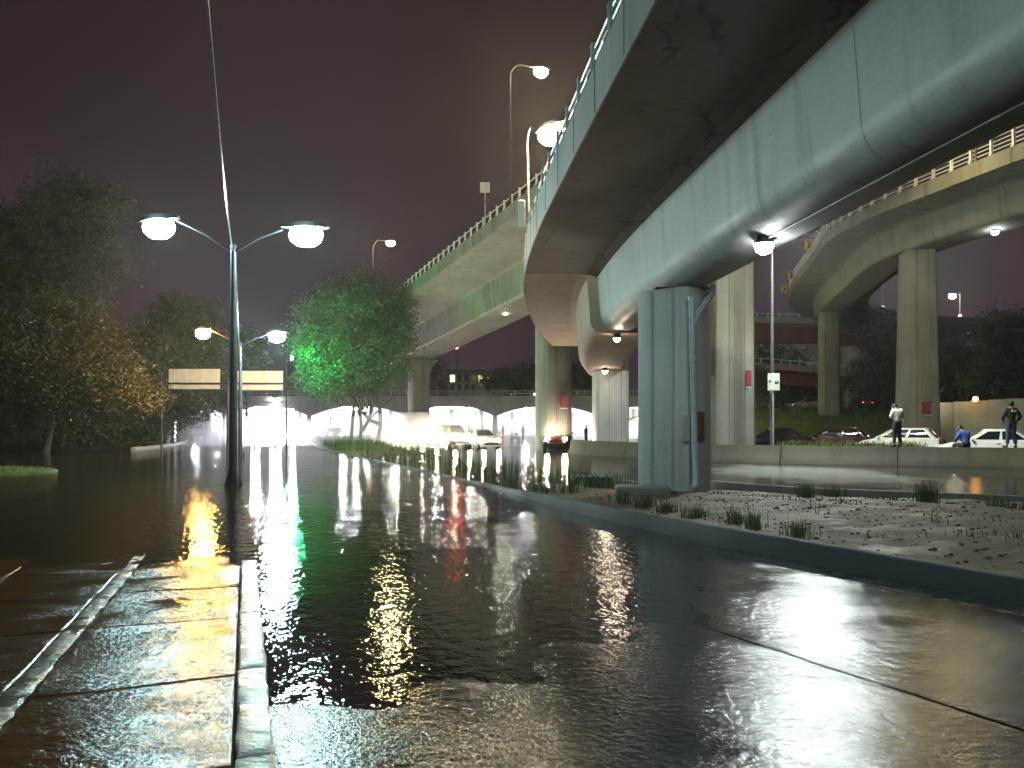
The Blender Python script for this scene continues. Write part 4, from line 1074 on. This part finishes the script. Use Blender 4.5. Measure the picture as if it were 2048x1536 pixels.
# individual tufts
tufts = [(1612, 996, 'grass tuft by the rear kerb, nearest the main pier', 60, .42), (1668, 995, 'second grass tuft along the rear kerb', 55, .36), (1787, 1003, 'small thin tuft between the larger ones at the rear kerb', 24, .24), (1853, 1008, 'largest dark grass tuft at the rear kerb', 90, .52), (1994, 1018, 'ragged tuft near the right edge of the median', 36, .34), (2036, 1024, 'low spreading tuft at the right edge of the picture', 30, .28),
         (1600, 1075, 'grass tuft on the front kerb, last one on the right', 40, .34), (1507, 1058, 'grass tuft on the front kerb below the floodlit sand', 46, .34), (1470, 1048, 'broad tuft on the front kerb beside its neighbour', 46, .32), (1390, 1034, 'grass tuft on the front kerb right of the main pier foot', 40, .28), (1335, 1022, 'grass tuft on the front kerb before the drainpipe foot', 46, .28), (1290, 1012, 'grass tuft before the concrete block', 40, .3), (1240, 1002, 'grass tuft left of the concrete block', 40, .3)]
for k, (px, py, lb, n, h) in enumerate(tufts):
    Y = (CAMZ - .2) * FOC / (py - HZ); p = P(px, py, Y); p.z = .19
    o = blades('grass_tuft', [(p.x + rng.gauss(0, .09), p.y + rng.gauss(0, .09), p.z - .02) for _ in range(n * 2)], h * .5, h, .007, 100 + k, None, M['grass'], tuple(p), .7)
    o.location = p; tag(o, lb, 'grass tuft', 'grass tufts on the median')
pts = []
for _ in range(3600):
    i = rng.randrange(int(NS * 4.35), int(NS * 6.6)); u = rng.random() ** .8
    if rng.random() < .45: u = rng.choice((.1, .3, .55, .8)) + rng.gauss(0, .04)
    p = median_pt(i, min(.99, max(.02, u)))
    if math.sin(p.x * 2.1) * math.sin(p.y * 1.3) > .15: continue
    pts.append((p.x + rng.gauss(0, .06), p.y + rng.gauss(0, .06), -.05))
tag(blades('flooded_grass', pts, .25, .62, .012, 50, None, M['grass'], spread=.5), kind='stuff')
pts = []
for _ in range(150):
    i = rng.randrange(int(NS * 1.2), int(NS * 4.2)); u_ = rng.random(); c_ = median_pt(i, u_)
    if rng.random() > (.35 + .65 * sstep(3, 9, c_.x)): continue
    for _k in range(rng.randrange(4, 26)): pts.append((c_.x + rng.gauss(0, .12), c_.y + rng.gauss(0, .12), c_.z - .01))
tag(blades('median_weeds', pts, .03, .13, .006, 57, None, M['grass'], spread=1.0), kind='stuff')
pts = []
for _ in range(4500):
    i = rng.randrange(int(NS * 6.4), int(NS * 8)); p = median_pt(i, rng.uniform(.02, .98)); pts.append((p.x, p.y, p.z - .03))
tag(blades('median_grass', pts, .2, .6, .02, 51, None, M['grass'], spread=.5), kind='stuff')
pts = [(x, y, emb(x, y) - .03) for x, y in ((rng.uniform(20, 34), rng.uniform(56, 84)) for _ in range(5000))]
tag(blades('embankment_grass', pts, .15, .4, .03, 52, None, M['grass'], spread=.5), kind='stuff')
pts = []
for _ in range(1500):
    q = rng.uniform(0, 6.28); r_ = math.sqrt(rng.random()) * .9; pts.append((-20.2 + 4.2 * r_ * math.cos(q), 27 + 2.6 * r_ * math.sin(q), .08))
tag(blades('island_grass', pts, .05, .14, .012, 53, None, M['grass']), kind='stuff')
# bright verge behind the barrier
pts = []
for _ in range(1500):
    q = rng.random(); p = Vector((12.2, 35.2, 0)).lerp(Vector((17.6, 33.2, 0)), q); pts.append((p.x + rng.gauss(0, .1), p.y + rng.gauss(0, .35), .55))
vg = thing('verge_shrub', (15, 34.2, 0), 'low bright green verge plants behind the barrier', 'shrub')
o = blades('foliage', pts, .2, .48, .02, 54, vg, M['lawn'], (15, 34.2, 0), .9)
obj('planter', MB().box((14.9, 34.2, .28), (5.6, .9, .56), math.atan2(-2, 5.4)), M['conc_barrier'], vg)

# ------------------------------------------------------------------ cars
def car(loc, heading, label, paint, kind='sedan', lights=None, tails=None, group=None, name='parked_car', spot=0, plate=True):
    t = thing(name, loc, label, 'car', group, heading)
    L = 2.15 if kind == 'sedan' else (1.95 if kind == 'hatch' else 2.3)
    hi = 0 if kind != 'suv' else .28
    if kind == 'sedan':
        st = [(-L, .62, .72), (-L + .06, .74, .92), (-1.75, .82, 1.0), (-1.3, .86, 1.0), (-.4, .87, .95), (.5, .87, .93), (1.0, .86, .92), (1.6, .83, .80), (L - .12, .74, .68), (L, .62, .56)]
        cab = dict(rb=-1.55, rt=-.85, ft=.25, fb=1.05, zb=.95, zt=1.44)
    else:
        st = [(-L, .66, .74), (-L + .06, .78, .98), (-L + .3, .84, 1.0), (-1.0, .87, .98), (-.2, .87, .95), (.6, .87, .94), (1.0, .86, .93), (1.5, .83, .84), (L - .12, .74, .70), (L, .62, .58)]
        cab = dict(rb=-L + .12, rt=-L + .62, ft=.15, fb=1.1, zb=.96, zt=1.48)
    secs = []
    for (x, w, s) in st:
        s += hi * .6
        secs.append([(x, -w * .86, .2 + hi * .5), (x, -w, .42 + hi * .5), (x, -w * 1.01, s * .72), (x, -w * .97, s - .05), (x, -w * .88, s), (x, 0, s + .025), (x, w * .88, s), (x, w * .97, s - .05), (x, w * 1.01, s * .72), (x, w, .42 + hi * .5), (x, w * .86, .2 + hi * .5)])
    mb = MB(); mb.loft(secs)
    z0, z1 = cab['zb'] + hi * .6 - .03, cab['zt'] + hi
    wb, wt = .80, .60
    def cx(zf, end):
        a, b = (cab['rb'], cab['rt']) if end < 0 else (cab['fb'], cab['ft']); return a + (b - a) * zf
    cs_ = []
    for zf, ww in ((0, wb), (.35, wb * .965), (.75, wt * 1.13), (.93, wt * 1.03), (1.0, wt * .86)):
        z = z0 + (z1 - z0) * zf; zz = min(1, zf * 1.02)
        a, b = cx(zz, -1), cx(zz, 1); cr_ = .16
        cs_.append([(a, -ww + cr_, z), (a + cr_ * .6, -ww, z), (b - cr_ * 1.4, -ww, z), (b, -ww + cr_ * 1.2, z), (b + .04, 0, z), (b, ww - cr_ * 1.2, z), (b - cr_ * 1.4, ww, z), (a + cr_ * .6, ww, z), (a, ww - cr_, z), (a - .03, 0, z)])
    mb.loft(cs_)
    body = obj('body', mb, paint, t, world=False, smooth=38)
    # windows, a few mm proud of the cabin
    def wy(zf): 
        ks = [(0, wb), (.35, wb * .965), (.75, wt * 1.13), (.93, wt * 1.03), (1.0, wt * .86)]
        for (a, p), (b, q) in zip(ks[:-1], ks[1:]):
            if zf <= b: return p + (q - p) * (zf - a) / (b - a)
    zA, zB = .12, .82
    def pt(xf, zf, side):      # xf 0 rear .. 1 front along the cabin side
        a, b = cx(zf, -1) + .14, cx(zf, 1) - .26; return (a + (b - a) * xf, side * (wy(zf) + .008), z0 + (z1 - z0) * zf)
    for side in (-1, 1):
        for x0, x1 in ((.03, .46), (.52, .97)):
            m_ = MB(); m_.grid([[pt(x0 + (x1 - x0) * k / 2, zz, side) for k in range(3)] for zz in (zA, .35, .6, .75, zB)]); obj('side_window', m_, M['glass_dark'], t, world=False, smooth=40)
    for end, nm in ((1, 'windscreen'), (-1, 'rear_window')):
        rows = []
        for zz in (.10, .35, .6, .86):
            x = cx(zz, end) + end * (.05 if end > 0 else .045); w_ = wy(zz) - .14
            rows.append([(x - end * .035, -w_, z0 + (z1 - z0) * zz), (x, -w_ * .5, z0 + (z1 - z0) * zz), (x + end * .012, 0, z0 + (z1 - z0) * zz), (x, w_ * .5, z0 + (z1 - z0) * zz), (x - end * .035, w_, z0 + (z1 - z0) * zz)])
        m_ = MB(); m_.grid(rows); obj(nm, m_, M['glass_dark'], t, world=False, smooth=40)
    for x in (-L + .82, L - .80):
        for side in (-1, 1):
            m_ = MB(); y = side * .76; r_ = .31 + hi * .15
            m_.lathe([(r_ * .62, -.1), (r_ * .95, -.1), (r_, -.07), (r_, .07), (r_ * .95, .1), (r_ * .62, .1)], (x, y, r_), 16, 'y')
            wo = obj('wheel', m_, M['rubber'], t, world=False, smooth=40)
            obj('rim', MB().lathe([(r_ * .6, -.105), (r_ * .3, -.115), (r_ * .3, .115), (r_ * .6, .105)], (x, y, r_), 12, 'y'), M['chrome'], wo, world=False)
    for side in (-1, 1):
        zl = .66 + hi * .6
        obj('headlight', MB().bbox((L - .10, side * .56, zl), (.16, .30, .15), .03, rz=-side * .45) if not lights else MB().lathe([(.05, .06), (.10, .05), (.12, .0), (.12, -.08)][::-1], (L - .04, side * .56, zl), 10, 'x'), lights or M['lens_clear'], t, world=False, smooth=50)
        obj('tail_light', MB().bbox((-L + .06, side * .58, .82 + hi * .6), (.14, .32, .16), .03, rz=side * .35), tails or M['tail_off'], t, world=False)
        m_ = MB(); m_.bbox((cab['fb'] - .32, side * .97, z0 + .07), (.12, .18, .13), .03); m_.box((cab['fb'] - .30, side * .86, z0 + .03), (.05, .12, .04)); obj('mirror', m_, paint, t, world=False)
        obj('door_handle', MB().bbox((-.25, side * .885, .80 + hi * .6), (.16, .02, .03), .006), M['chrome'], t, world=False)
    m_ = MB(); m_.bbox((L - .02, 0, .42 + hi * .4), (.12, 1.2, .16), .03); obj('grille', m_, M['black'], t, world=False)
    obj('number_plate', MB().box((-L - .005, 0, .66 + hi * .6), (.02, .36, .14)), M['sign_white'], t, world=False)
    if spot:
        for side in (-1, 1):
            ld = bpy.data.lights.new('headlight_beam', 'SPOT'); ld.energy = spot; ld.spot_size = R(26); ld.spot_blend = 1.0; ld.shadow_soft_size = .09; ld.color = (1, .9, .74)
            lo = bpy.data.objects.new('headlight_beam', ld); C.objects.link(lo); lo.parent = t; lo.location = (L + .10, side * .56, .66 + hi * .6); lo.rotation_euler = (R(90 - 2.5), 0, R(-90))
    return t
H = math.atan2(.6, -.8)
g = 'cars queuing behind the barrier'
car((19.6, 39.2, .03), H, 'white hatchback behind the man in the white shirt', M['white_paint'], 'hatch', group=g)
car((21.3, 34.4, .03), math.atan2(.5, -.86), 'white sedan behind the seated man in blue', M['white_paint'], 'sedan', group=g)
car((18.5, 44.6, .03), math.atan2(.45, -.9), 'dark red car left of the white hatchback', M['red_paint'], 'hatch', group=g)
car((15.5, 45.5, .03), math.atan2(.45, -.9), 'black car behind the white traffic sign post', M['black_paint'], 'sedan', group=g)
p = P(1616, 820, 86); car((p.x, 86, 3.3), R(170), 'silver car with lit tail lamps on the upper road', M['grey_paint'], 'sedan', tails=M['l_tail'], name='car')
p = P(1738, 824, 86); car((p.x, 88, 3.3), R(85), 'dark car with red brake lights by the slender far pier', M['black_paint'], 'sedan', tails=M['l_tail'], name='car')
p = P(1512, 822, 84); car((p.x, 86, 3.3), R(178), 'pale car on the upper road beyond the person on the bank', M['white_paint'], 'sedan', name='car')
# oncoming headlights
g = 'cars with glaring headlights on the left road'
HD = math.atan2(-.945, .33)
for k, (px, Y, lb) in enumerate(((528, 63, 'foremost car in the glare on the left flooded road'), (570, 68, 'car right of the foremost one on the left road'), (492, 71, 'car left of the foremost one on the left road'), (545, 79, 'car farther back in the glare on the left road'), (508, 88, 'rearmost car in the glare under the bridge'))):
    car(((px - 1024) / FOC * Y, Y, -.12), HD, lb, (M['grey_paint'], M['white_paint'], M['black_paint'])[k % 3], ('suv', 'sedan', 'hatch')[k % 3], lights=M['l_headw'], group=g, name='car', spot=0)
g = 'cars with glaring headlights on the right road'
for k, (px, Y, lb) in enumerate(((793, 62, 'leftmost car in the warm glare right of the trees'), (845, 60, 'car before the flared pier in the warm glare'), (905, 58, 'car in the middle of the warm glare'), (962, 57, 'car at the right of the warm glare, lamps half hidden'), (870, 72, 'car farther back behind the warm glare'))):
    car(((px - 1024) / FOC * Y, Y, -.1), HD + R(4), lb, (M['grey_paint'], M['white_paint'], M['black_paint'])[(k + 1) % 3], ('sedan', 'hatch', 'suv')[k % 3], lights=M['l_head'], group=g, name='car', spot=0)
car((3.05, 51, -.05), R(-97), 'dark red off-roader with round headlights before the middle pier', M['red_paint'], 'suv', lights=M['l_head'], name='car', spot=0)
for px, Y, lb in ((632, 86, 'car with bright lamps behind the median trees, leftmost'), (668, 88, 'second car with bright lamps behind the median trees')):
    car(((px - 1024) / FOC * Y, Y, -.1), HD, lb, M['grey_paint'], 'hatch', lights=M['l_head'], name='car')
car((P(1040, 796, 104).x, 104, 5.15), R(0), 'dark car crossing the bridge with its lamps on', M['black_paint'], 'hatch', lights=M['l_head'], name='car')
# box truck
c = P(405, 880, 96); t = thing('box_truck', (c.x, 96, -.1), 'white box truck waiting under the left end of the bridge', 'truck')
obj('cargo_box', MB().bbox((c.x, 98.2, 2.0), (2.0, 4.2, 2.4), .06), M['white_wall'], t)
obj('cab', MB().bbox((c.x, 95.3, 1.2), (1.8, 1.5, 1.7), .15), M['white_paint'], t)
obj('windscreen', MB().box((c.x, 94.53, 1.55), (1.5, .04, .6)), M['glass_dark'], t)
for s_ in (-1, 1):
    obj('headlight', MB().lathe([(.04, -.04), (.11, 0), (.11, .06)], (c.x + s_ * .68, 94.53, .75), 10, 'y'), M['lens_clear'], t)
    for yy in (95.2, 99.2): obj('wheel', MB().lathe([(.25, -.12), (.4, -.1), (.4, .1), (.25, .12)], (c.x + s_ * .85, yy, .3), 14, 'x'), M['rubber'], t)
obj('bumper', MB().bbox((c.x, 94.5, .42), (1.8, .14, .26), .04), M['black'], t)
# amber lamps on the hoarding, work beacon
def beacon(p, zb, label, lens, r=.13):
    t = thing('warning_lamp', (p.x, p.y, zb), label, 'lamp', 'warning lamps')
    obj('stem', MB().tube([(p.x, p.y, zb), (p.x, p.y, p.z - r)], .03, 6), M['dark_metal'], t)
    obj('lamp_lens', MB().lathe([(r * .3, -r), (r * .95, -r * .5), (r, 0), (r * .8, r * .6), (r * .3, r)], p, 10), lens, t, smooth=60)
beacon(P(1951, 798, 47), 3.2, 'orange warning lamp on the hoarding top', M['l_amber'], .15)
beacon(P(1874, 803, 47.5), 2.6, 'small pinkish lamp at the left end of the hoarding', M['l_bulb'], .10)
p = P(1767, 806, 84); beacon(p, 3.2, 'thin post with a dull amber lamp by the far road', M['sign_yellow'], .16)
p = P(740, 812, 70); beacon(p, -.1, 'assumed amber flasher low behind the median trees', M['l_amber'], .14)  # flasher assumed from the orange streak on the water

# ------------------------------------------------------------------ people
def skin_mesh(name, verts, edges, radii, root, mat, parent, sub=2):
    me = bpy.data.meshes.new(name); me.from_pydata(verts, edges, [])
    o = bpy.data.objects.new(name, me); C.objects.link(o)
    md = o.modifiers.new('s', 'SKIN'); sv = me.skin_vertices[0].data
    for i, r_ in enumerate(radii): sv[i].radius = (r_, r_) if not isinstance(r_, tuple) else r_; sv[i].use_root = (i == root)
    md.use_smooth_shade = True
    s = o.modifiers.new('u', 'SUBSURF'); s.levels = sub; s.render_levels = sub
    dg = bpy.context.evaluated_depsgraph_get(); ev = o.evaluated_get(dg); nm = bpy.data.meshes.new_from_object(ev)
    bpy.data.objects.remove(o); bpy.data.meshes.remove(me)
    nm.name = name; nm.materials.clear(); nm.materials.append(mat); nm.shade_smooth()
    o = bpy.data.objects.new(name, nm); C.objects.link(o); o.parent = parent; return o
STAND = dict(pel=(0, 0, .95), wai=(0, .0, 1.10), che=(0, -.01, 1.30), nec=(0, .01, 1.48), hea=(0, .04, 1.60), top=(0, .045, 1.70),
             sL=(-.17, 0, 1.42), eL=(-.25, -.02, 1.14), wL=(-.27, .06, .90), sR=(.17, 0, 1.42), eR=(.25, -.02, 1.14), wR=(.27, .06, .90),
             hL=(-.09, 0, .91), kL=(-.10, .03, .50), aL=(-.11, -.02, .09), tL=(-.12, .15, .04), hR=(.09, 0, .91), kR=(.10, .03, .50), aR=(.11, -.02, .09), tR=(.12, .15, .04))
def pose(**k): d = dict(STAND); d.update(k); return d
PHONE = pose(nec=(0, .06, 1.46), hea=(0, .15, 1.55), top=(0, .20, 1.63), che=(0, .02, 1.30), eL=(-.25, .04, 1.16), wL=(-.08, .28, 1.16), eR=(.25, .04, 1.16), wR=(.08, .28, 1.16), aL=(-.14, -.02, .09), tL=(-.16, .15, .04), aR=(.14, -.02, .09), tR=(.16, .15, .04))
HIPS = pose(eL=(-.30, -.06, 1.16), wL=(-.22, .14, 1.02), eR=(.31, -.04, 1.16), wR=(.24, .10, .98), aL=(-.15, -.02, .09), tL=(-.19, .14, .04), aR=(.15, -.02, .09), tR=(.19, .14, .04))
SIT = pose(pel=(0, 0, .10), wai=(0, .03, .25), che=(0, .12, .45), nec=(0, .22, .61), hea=(0, .32, .69), top=(0, .38, .77), sL=(-.18, .13, .56), eL=(-.27, .20, .30), wL=(-.12, .42, .24), sR=(.18, .13, .56), eR=(.27, .20, .30), wR=(.12, .42, .24),
           hL=(-.10, .04, .08), kL=(-.14, .46, .10), aL=(-.14, .46, -.34), tL=(-.15, .62, -.38), hR=(.10, .04, .08), kR=(.14, .46, .10), aR=(.14, .46, -.34), tR=(.15, .62, -.38))
def person(loc, heading, label, ps, shirt, trousers, prt=False, group=None, sub=2):
    t = thing('person', loc, label, 'person', group, heading)
    V = []; E = []; Rr = []; ix = {}
    def add(n, p, r_): ix[n] = len(V); V.append(p); Rr.append(r_)
    for n, r_ in (('pel', .125), ('wai', .115), ('che', .135), ('nec', .06), ('hea', .098), ('top', .07), ('sL', .07), ('eL', .047), ('wL', .033), ('sR', .07), ('eR', .047), ('wR', .033), ('hL', .095), ('kL', .06), ('aL', .042), ('tL', .032), ('hR', .095), ('kR', .06), ('aR', .042), ('tR', .032)): add(n, ps[n], r_)
    for a, b in (('pel', 'wai'), ('wai', 'che'), ('che', 'nec'), ('nec', 'hea'), ('hea', 'top'), ('che', 'sL'), ('sL', 'eL'), ('eL', 'wL'), ('che', 'sR'), ('sR', 'eR'), ('eR', 'wR'), ('pel', 'hL'), ('hL', 'kL'), ('kL', 'aL'), ('aL', 'tL'), ('pel', 'hR'), ('hR', 'kR'), ('kR', 'aR'), ('aR', 'tR')): E.append((ix[a], ix[b]))
    if not group:
        for s_ in 'LR':
            w_ = Vector(ps['w' + s_]); d = (w_ - Vector(ps['e' + s_])).normalized(); sd = d.cross(Vector((0, 0, 1)));  sd = (sd if sd.length > .1 else Vector((0, 1, 0))).normalized(); add('p' + s_, tuple(w_ + d * .07), .034); E.append((ix['w' + s_], ix['p' + s_]))
            for k in range(5):
                o_ = (-.03, -.012, .006, .024, .042)[k]; ln = (.072, .078, .07, .055, .05)[k]
                if k < 4: q1 = w_ + d * .12 + sd * o_; q2 = w_ + d * (.12 + ln) + sd * o_ * 1.2 + d.cross(sd) * .025
                else: q1 = w_ + d * .07 + sd * .05; q2 = w_ + d * .12 + sd * .07
                add(f'f{s_}{k}', tuple(q1), .0105); E.append((ix['p' + s_], ix[f'f{s_}{k}'])); add(f'g{s_}{k}', tuple(q2), .009); E.append((ix[f'f{s_}{k}'], ix[f'g{s_}{k}']))
    skin_mesh('body', V, E, Rr, 0, M['skin'], t, sub)
    def cloth(name, ns, es, mat, grow):
        iv = {n: i for i, (n, p, r_) in enumerate(ns)}
        return skin_mesh(name, [p for n, p, r_ in ns], [(iv[a], iv[b]) for a, b in es], [r_ + grow for n, p, r_ in ns], 0, mat, t, sub)
    L_ = lambda a, b, q: tuple(Vector(ps[a]).lerp(Vector(ps[b]), q))
    cloth('shirt', [('pel', L_('pel', 'wai', -.35), .14), ('wai', ps['wai'], .125), ('che', ps['che'], .145), ('nec', L_('che', 'nec', .85), .07), ('sL', ps['sL'], .075), ('eL', ps['eL'], .055), ('wL', L_('eL', 'wL', .85), .042), ('sR', ps['sR'], .075), ('eR', ps['eR'], .055), ('wR', L_('eR', 'wR', .85), .042)],
          [('pel', 'wai'), ('wai', 'che'), ('che', 'nec'), ('che', 'sL'), ('sL', 'eL'), ('eL', 'wL'), ('che', 'sR'), ('sR', 'eR'), ('eR', 'wR')], shirt, .012)
    cloth('trousers', [('wai', L_('pel', 'wai', 1.0), .116), ('pel', ps['pel'], .13), ('hL', ps['hL'], .10), ('kL', ps['kL'], .068), ('aL', L_('kL', 'aL', .92), .055), ('hR', ps['hR'], .10), ('kR', ps['kR'], .068), ('aR', L_('kR', 'aR', .92), .055)],
          [('wai', 'pel'), ('pel', 'hL'), ('hL', 'kL'), ('kL', 'aL'), ('pel', 'hR'), ('hR', 'kR'), ('kR', 'aR')], trousers, .012)
    h0 = Vector(ps['hea']); h1 = Vector(ps['top']); ax = (h1 - h0).normalized()
    hm = MB(); 
    hm.lathe([(.095, -.04), (.108, .02), (.104, .08), (.075, .125), (.02, .142)], (0, 0, 0), 12)
    qq = Vector((0, 0, 1)).rotation_difference(ax).to_matrix(); back = qq @ Vector((0, -.014, .01))
    hm.v = [tuple(h0 + back + qq @ Vector(v)) for v in hm.v]; obj('hair', hm, M['hair'], t, world=False, smooth=60)
    for s_ in (-1, 1):
        em = MB().lathe([(.006, -.03), (.018, -.015), (.02, .015), (.008, .032)], (0, 0, 0), 6); em.v = [tuple(h0 + qq @ (Vector(v) + Vector((s_ * .103, .012, .0)))) for v in em.v]; obj('ear', em, M['skin'], t, world=False)
    nmb = MB().lathe([(.004, .02), (.014, -.012), (.008, -.025)], (0, 0, 0), 6); nmb.v = [tuple(h0 + qq @ (Vector(v) + Vector((0, .108, .005)))) for v in nmb.v]; obj('nose', nmb, M['skin'], t, world=False)
    for s_ in 'LR':
        a_, b_ = Vector(ps['a' + s_]), Vector(ps['t' + s_]); f = (b_ - a_); f.z = 0; f.normalize(); yaw = math.atan2(f.y, f.x); mid = (a_ + b_) / 2
        obj('shoe', MB().bbox((mid.x + f.x * .02, mid.y + f.y * .02, b_.z + .005), (.27, .095, .085), .03, yaw), M['black'], t, world=False, smooth=50)
    if prt:
        z = ps['che'][2] + .06
        obj('back_print', MB().bbox((.02, ps['che'][1] - .162, z), (.18, .02, .075), .008), M['print'], t, world=False)
    return t
p = P(1787, 890, 30.0); pA = min(BL, key=lambda q: abs(q.x / q.y - (1787 - 1024) / FOC)); person((pA.x, pA.y, .80), R(8), 'man in white shirt standing on the barrier looking down', PHONE, M['shirt_white'], M['jeans_dark'])
pA = min(BL, key=lambda q: abs(q.x / q.y - (1946 - 1024) / FOC)); person((pA.x, pA.y, .80), R(12), 'person in blue jacket sitting hunched on the barrier', SIT, M['shirt_blue'], M['jeans_dark'])
pA = min(BL, key=lambda q: abs(q.x / q.y - (2030 - 1024) / FOC)); person((pA.x, pA.y, .80), R(-10), 'man in dark shirt with white back print standing on the barrier', HIPS, M['shirt_black'], M['jeans_blue'], True)
p = P(1522, 826, 78); person((p.x, 78, emb(p.x, 78)), R(20), 'small figure in black on the grassy bank', STAND, M['shirt_black'], M['jeans_dark'], group='figures in the distance', sub=1)
g = 'figures in the distance'
for k, (px, Y, lb, sh, ps) in enumerate(((1172, 70, 'dark figure standing under the bridge, left of a pair', 'shirt_black', STAND), (1191, 69, 'dark figure standing under the bridge, right of a pair', 'shirt_black', HIPS), (938, 84, 'lone distant figure in the white glare under the bridge', 'shirt_grey', STAND), (966, 82, 'distant figure beside the motorcycles, stooping', 'shirt_black', PHONE), (1006, 80, 'distant figure right of the motorcycles', 'shirt_grey', HIPS), (1046, 82, 'distant figure half hidden behind the middle pier', 'shirt_black', STAND), (372, 84, 'dark figure beside the tree trunk at the left', 'shirt_black', PHONE))):
    person(((px - 1024) / FOC * Y, Y, -.1), R(rng.uniform(0, 360)), lb, ps, M[sh], M['jeans_dark'], group=g, sub=1)

def motorcycle(loc, heading, label, lamp=None):
    t = thing('motorcycle', loc, label, 'motorcycle', 'motorcycles before the bridge', heading)
    for x in (-.65, .68):
        w_ = obj('wheel', MB().lathe([(.2, -.05), (.29, -.05), (.31, 0), (.29, .05), (.2, .05)], (x, 0, .31), 14, 'y'), M['rubber'], t, world=False, smooth=50)
        obj('rim', MB().lathe([(.19, -.02), (.05, -.05), (.05, .05), (.19, .02)], (x, 0, .31), 10, 'y'), M['chrome'], w_, world=False)
    m_ = MB(); m_.tube([(.68, 0, .31), (.45, 0, .85), (.38, 0, 1.0)], .035, 6); m_.tube([(.45, 0, .8), (-.1, 0, .55), (-.65, 0, .31)], .04, 6); m_.bbox((0, 0, .45), (.45, .26, .32), .05)
    obj('frame', m_, M['dark_metal'], t, world=False)
    obj('fuel_tank', MB().bbox((.2, 0, .82), (.45, .28, .22), .07), M['red_paint'], t, world=False)
    obj('seat', MB().bbox((-.35, 0, .80), (.65, .26, .10), .04), M['black'], t, world=False)
    obj('handlebar', MB().tube([(.25, -.36, 1.05), (.38, -.15, 1.0), (.38, .15, 1.0), (.25, .36, 1.05)], .018, 6), M['chrome'], t, world=False)
    obj('tail_light', MB().bbox((-.78, 0, .72), (.08, .16, .1), .02), lamp or M['tail_off'], t, world=False)
    obj('headlight', MB().lathe([(.05, .06), (.1, 0), (.08, -.1)][::-1], (.56, 0, .88), 10, 'x'), M['lens_clear'], t, world=False)
for px, Y, hd, lb, la in ((985, 80, 80, 'motorcycle with a red tail lamp, middle of the group', M['l_tail']), (1000, 78, 100, 'motorcycle with a red tail lamp, right of the group', M['l_tail']), (955, 81, 20, 'motorcycle seen side on, left of the group', None), (1030, 79, 60, 'motorcycle near the middle pier', None)):
    motorcycle(((px - 1024) / FOC * Y, Y, -.1), R(hd), lb, la)

# ------------------------------------------------------------------ mist added over the queues of cars to spread headlight glare
def mist(c, r, dens, col):
    m = bpy.data.materials.new('glare_mist'); m.use_nodes = True; n = m.node_tree.nodes; n.clear()
    v = n.new('ShaderNodeVolumePrincipled'); o_ = n.new('ShaderNodeOutputMaterial')
    v.inputs['Color'].default_value = (*col, 1); v.inputs['Density'].default_value = dens; v.inputs['Anisotropy'].default_value = .6
    m.node_tree.links.new(v.outputs[0], o_.inputs['Volume'])
    mb = MB(); secs = []
    for k in range(1, 12):
        a = -math.pi / 2 + math.pi * k / 12; secs.append([(c[0] + r[0] * math.cos(a) * math.cos(q), c[1] + r[1] * math.cos(a) * math.sin(q), c[2] + r[2] * math.sin(a)) for q in [2 * math.pi * j / 24 for j in range(24)]])
    mb.loft(secs); return tag(obj('glare_mist', mb, m, smooth=80), kind='stuff')
mist((-21.0, 66, .7), (6.5, 10, 1.75), .10, (.95, .95, .98))
mist((-6.6, 59.5, .8), (9.5, 4.5, 1.9), .15, (.97, .95, .92))

# ------------------------------------------------------------------ rain mist
hz = MB(); hz.box((0, 340, 12.2), (1010, 810, 27.6))
hm_ = bpy.data.materials.new('rain_mist'); hm_.use_nodes = True; n_ = hm_.node_tree.nodes; n_.clear()
pvn = n_.new('ShaderNodeVolumePrincipled'); on = n_.new('ShaderNodeOutputMaterial')
pvn.inputs['Color'].default_value = (.95, .95, .97, 1); pvn.inputs['Density'].default_value = HAZE; pvn.inputs['Anisotropy'].default_value = .72
hm_.node_tree.links.new(pvn.outputs[0], on.inputs['Volume'])
tag(obj('haze', hz, hm_), kind='stuff')
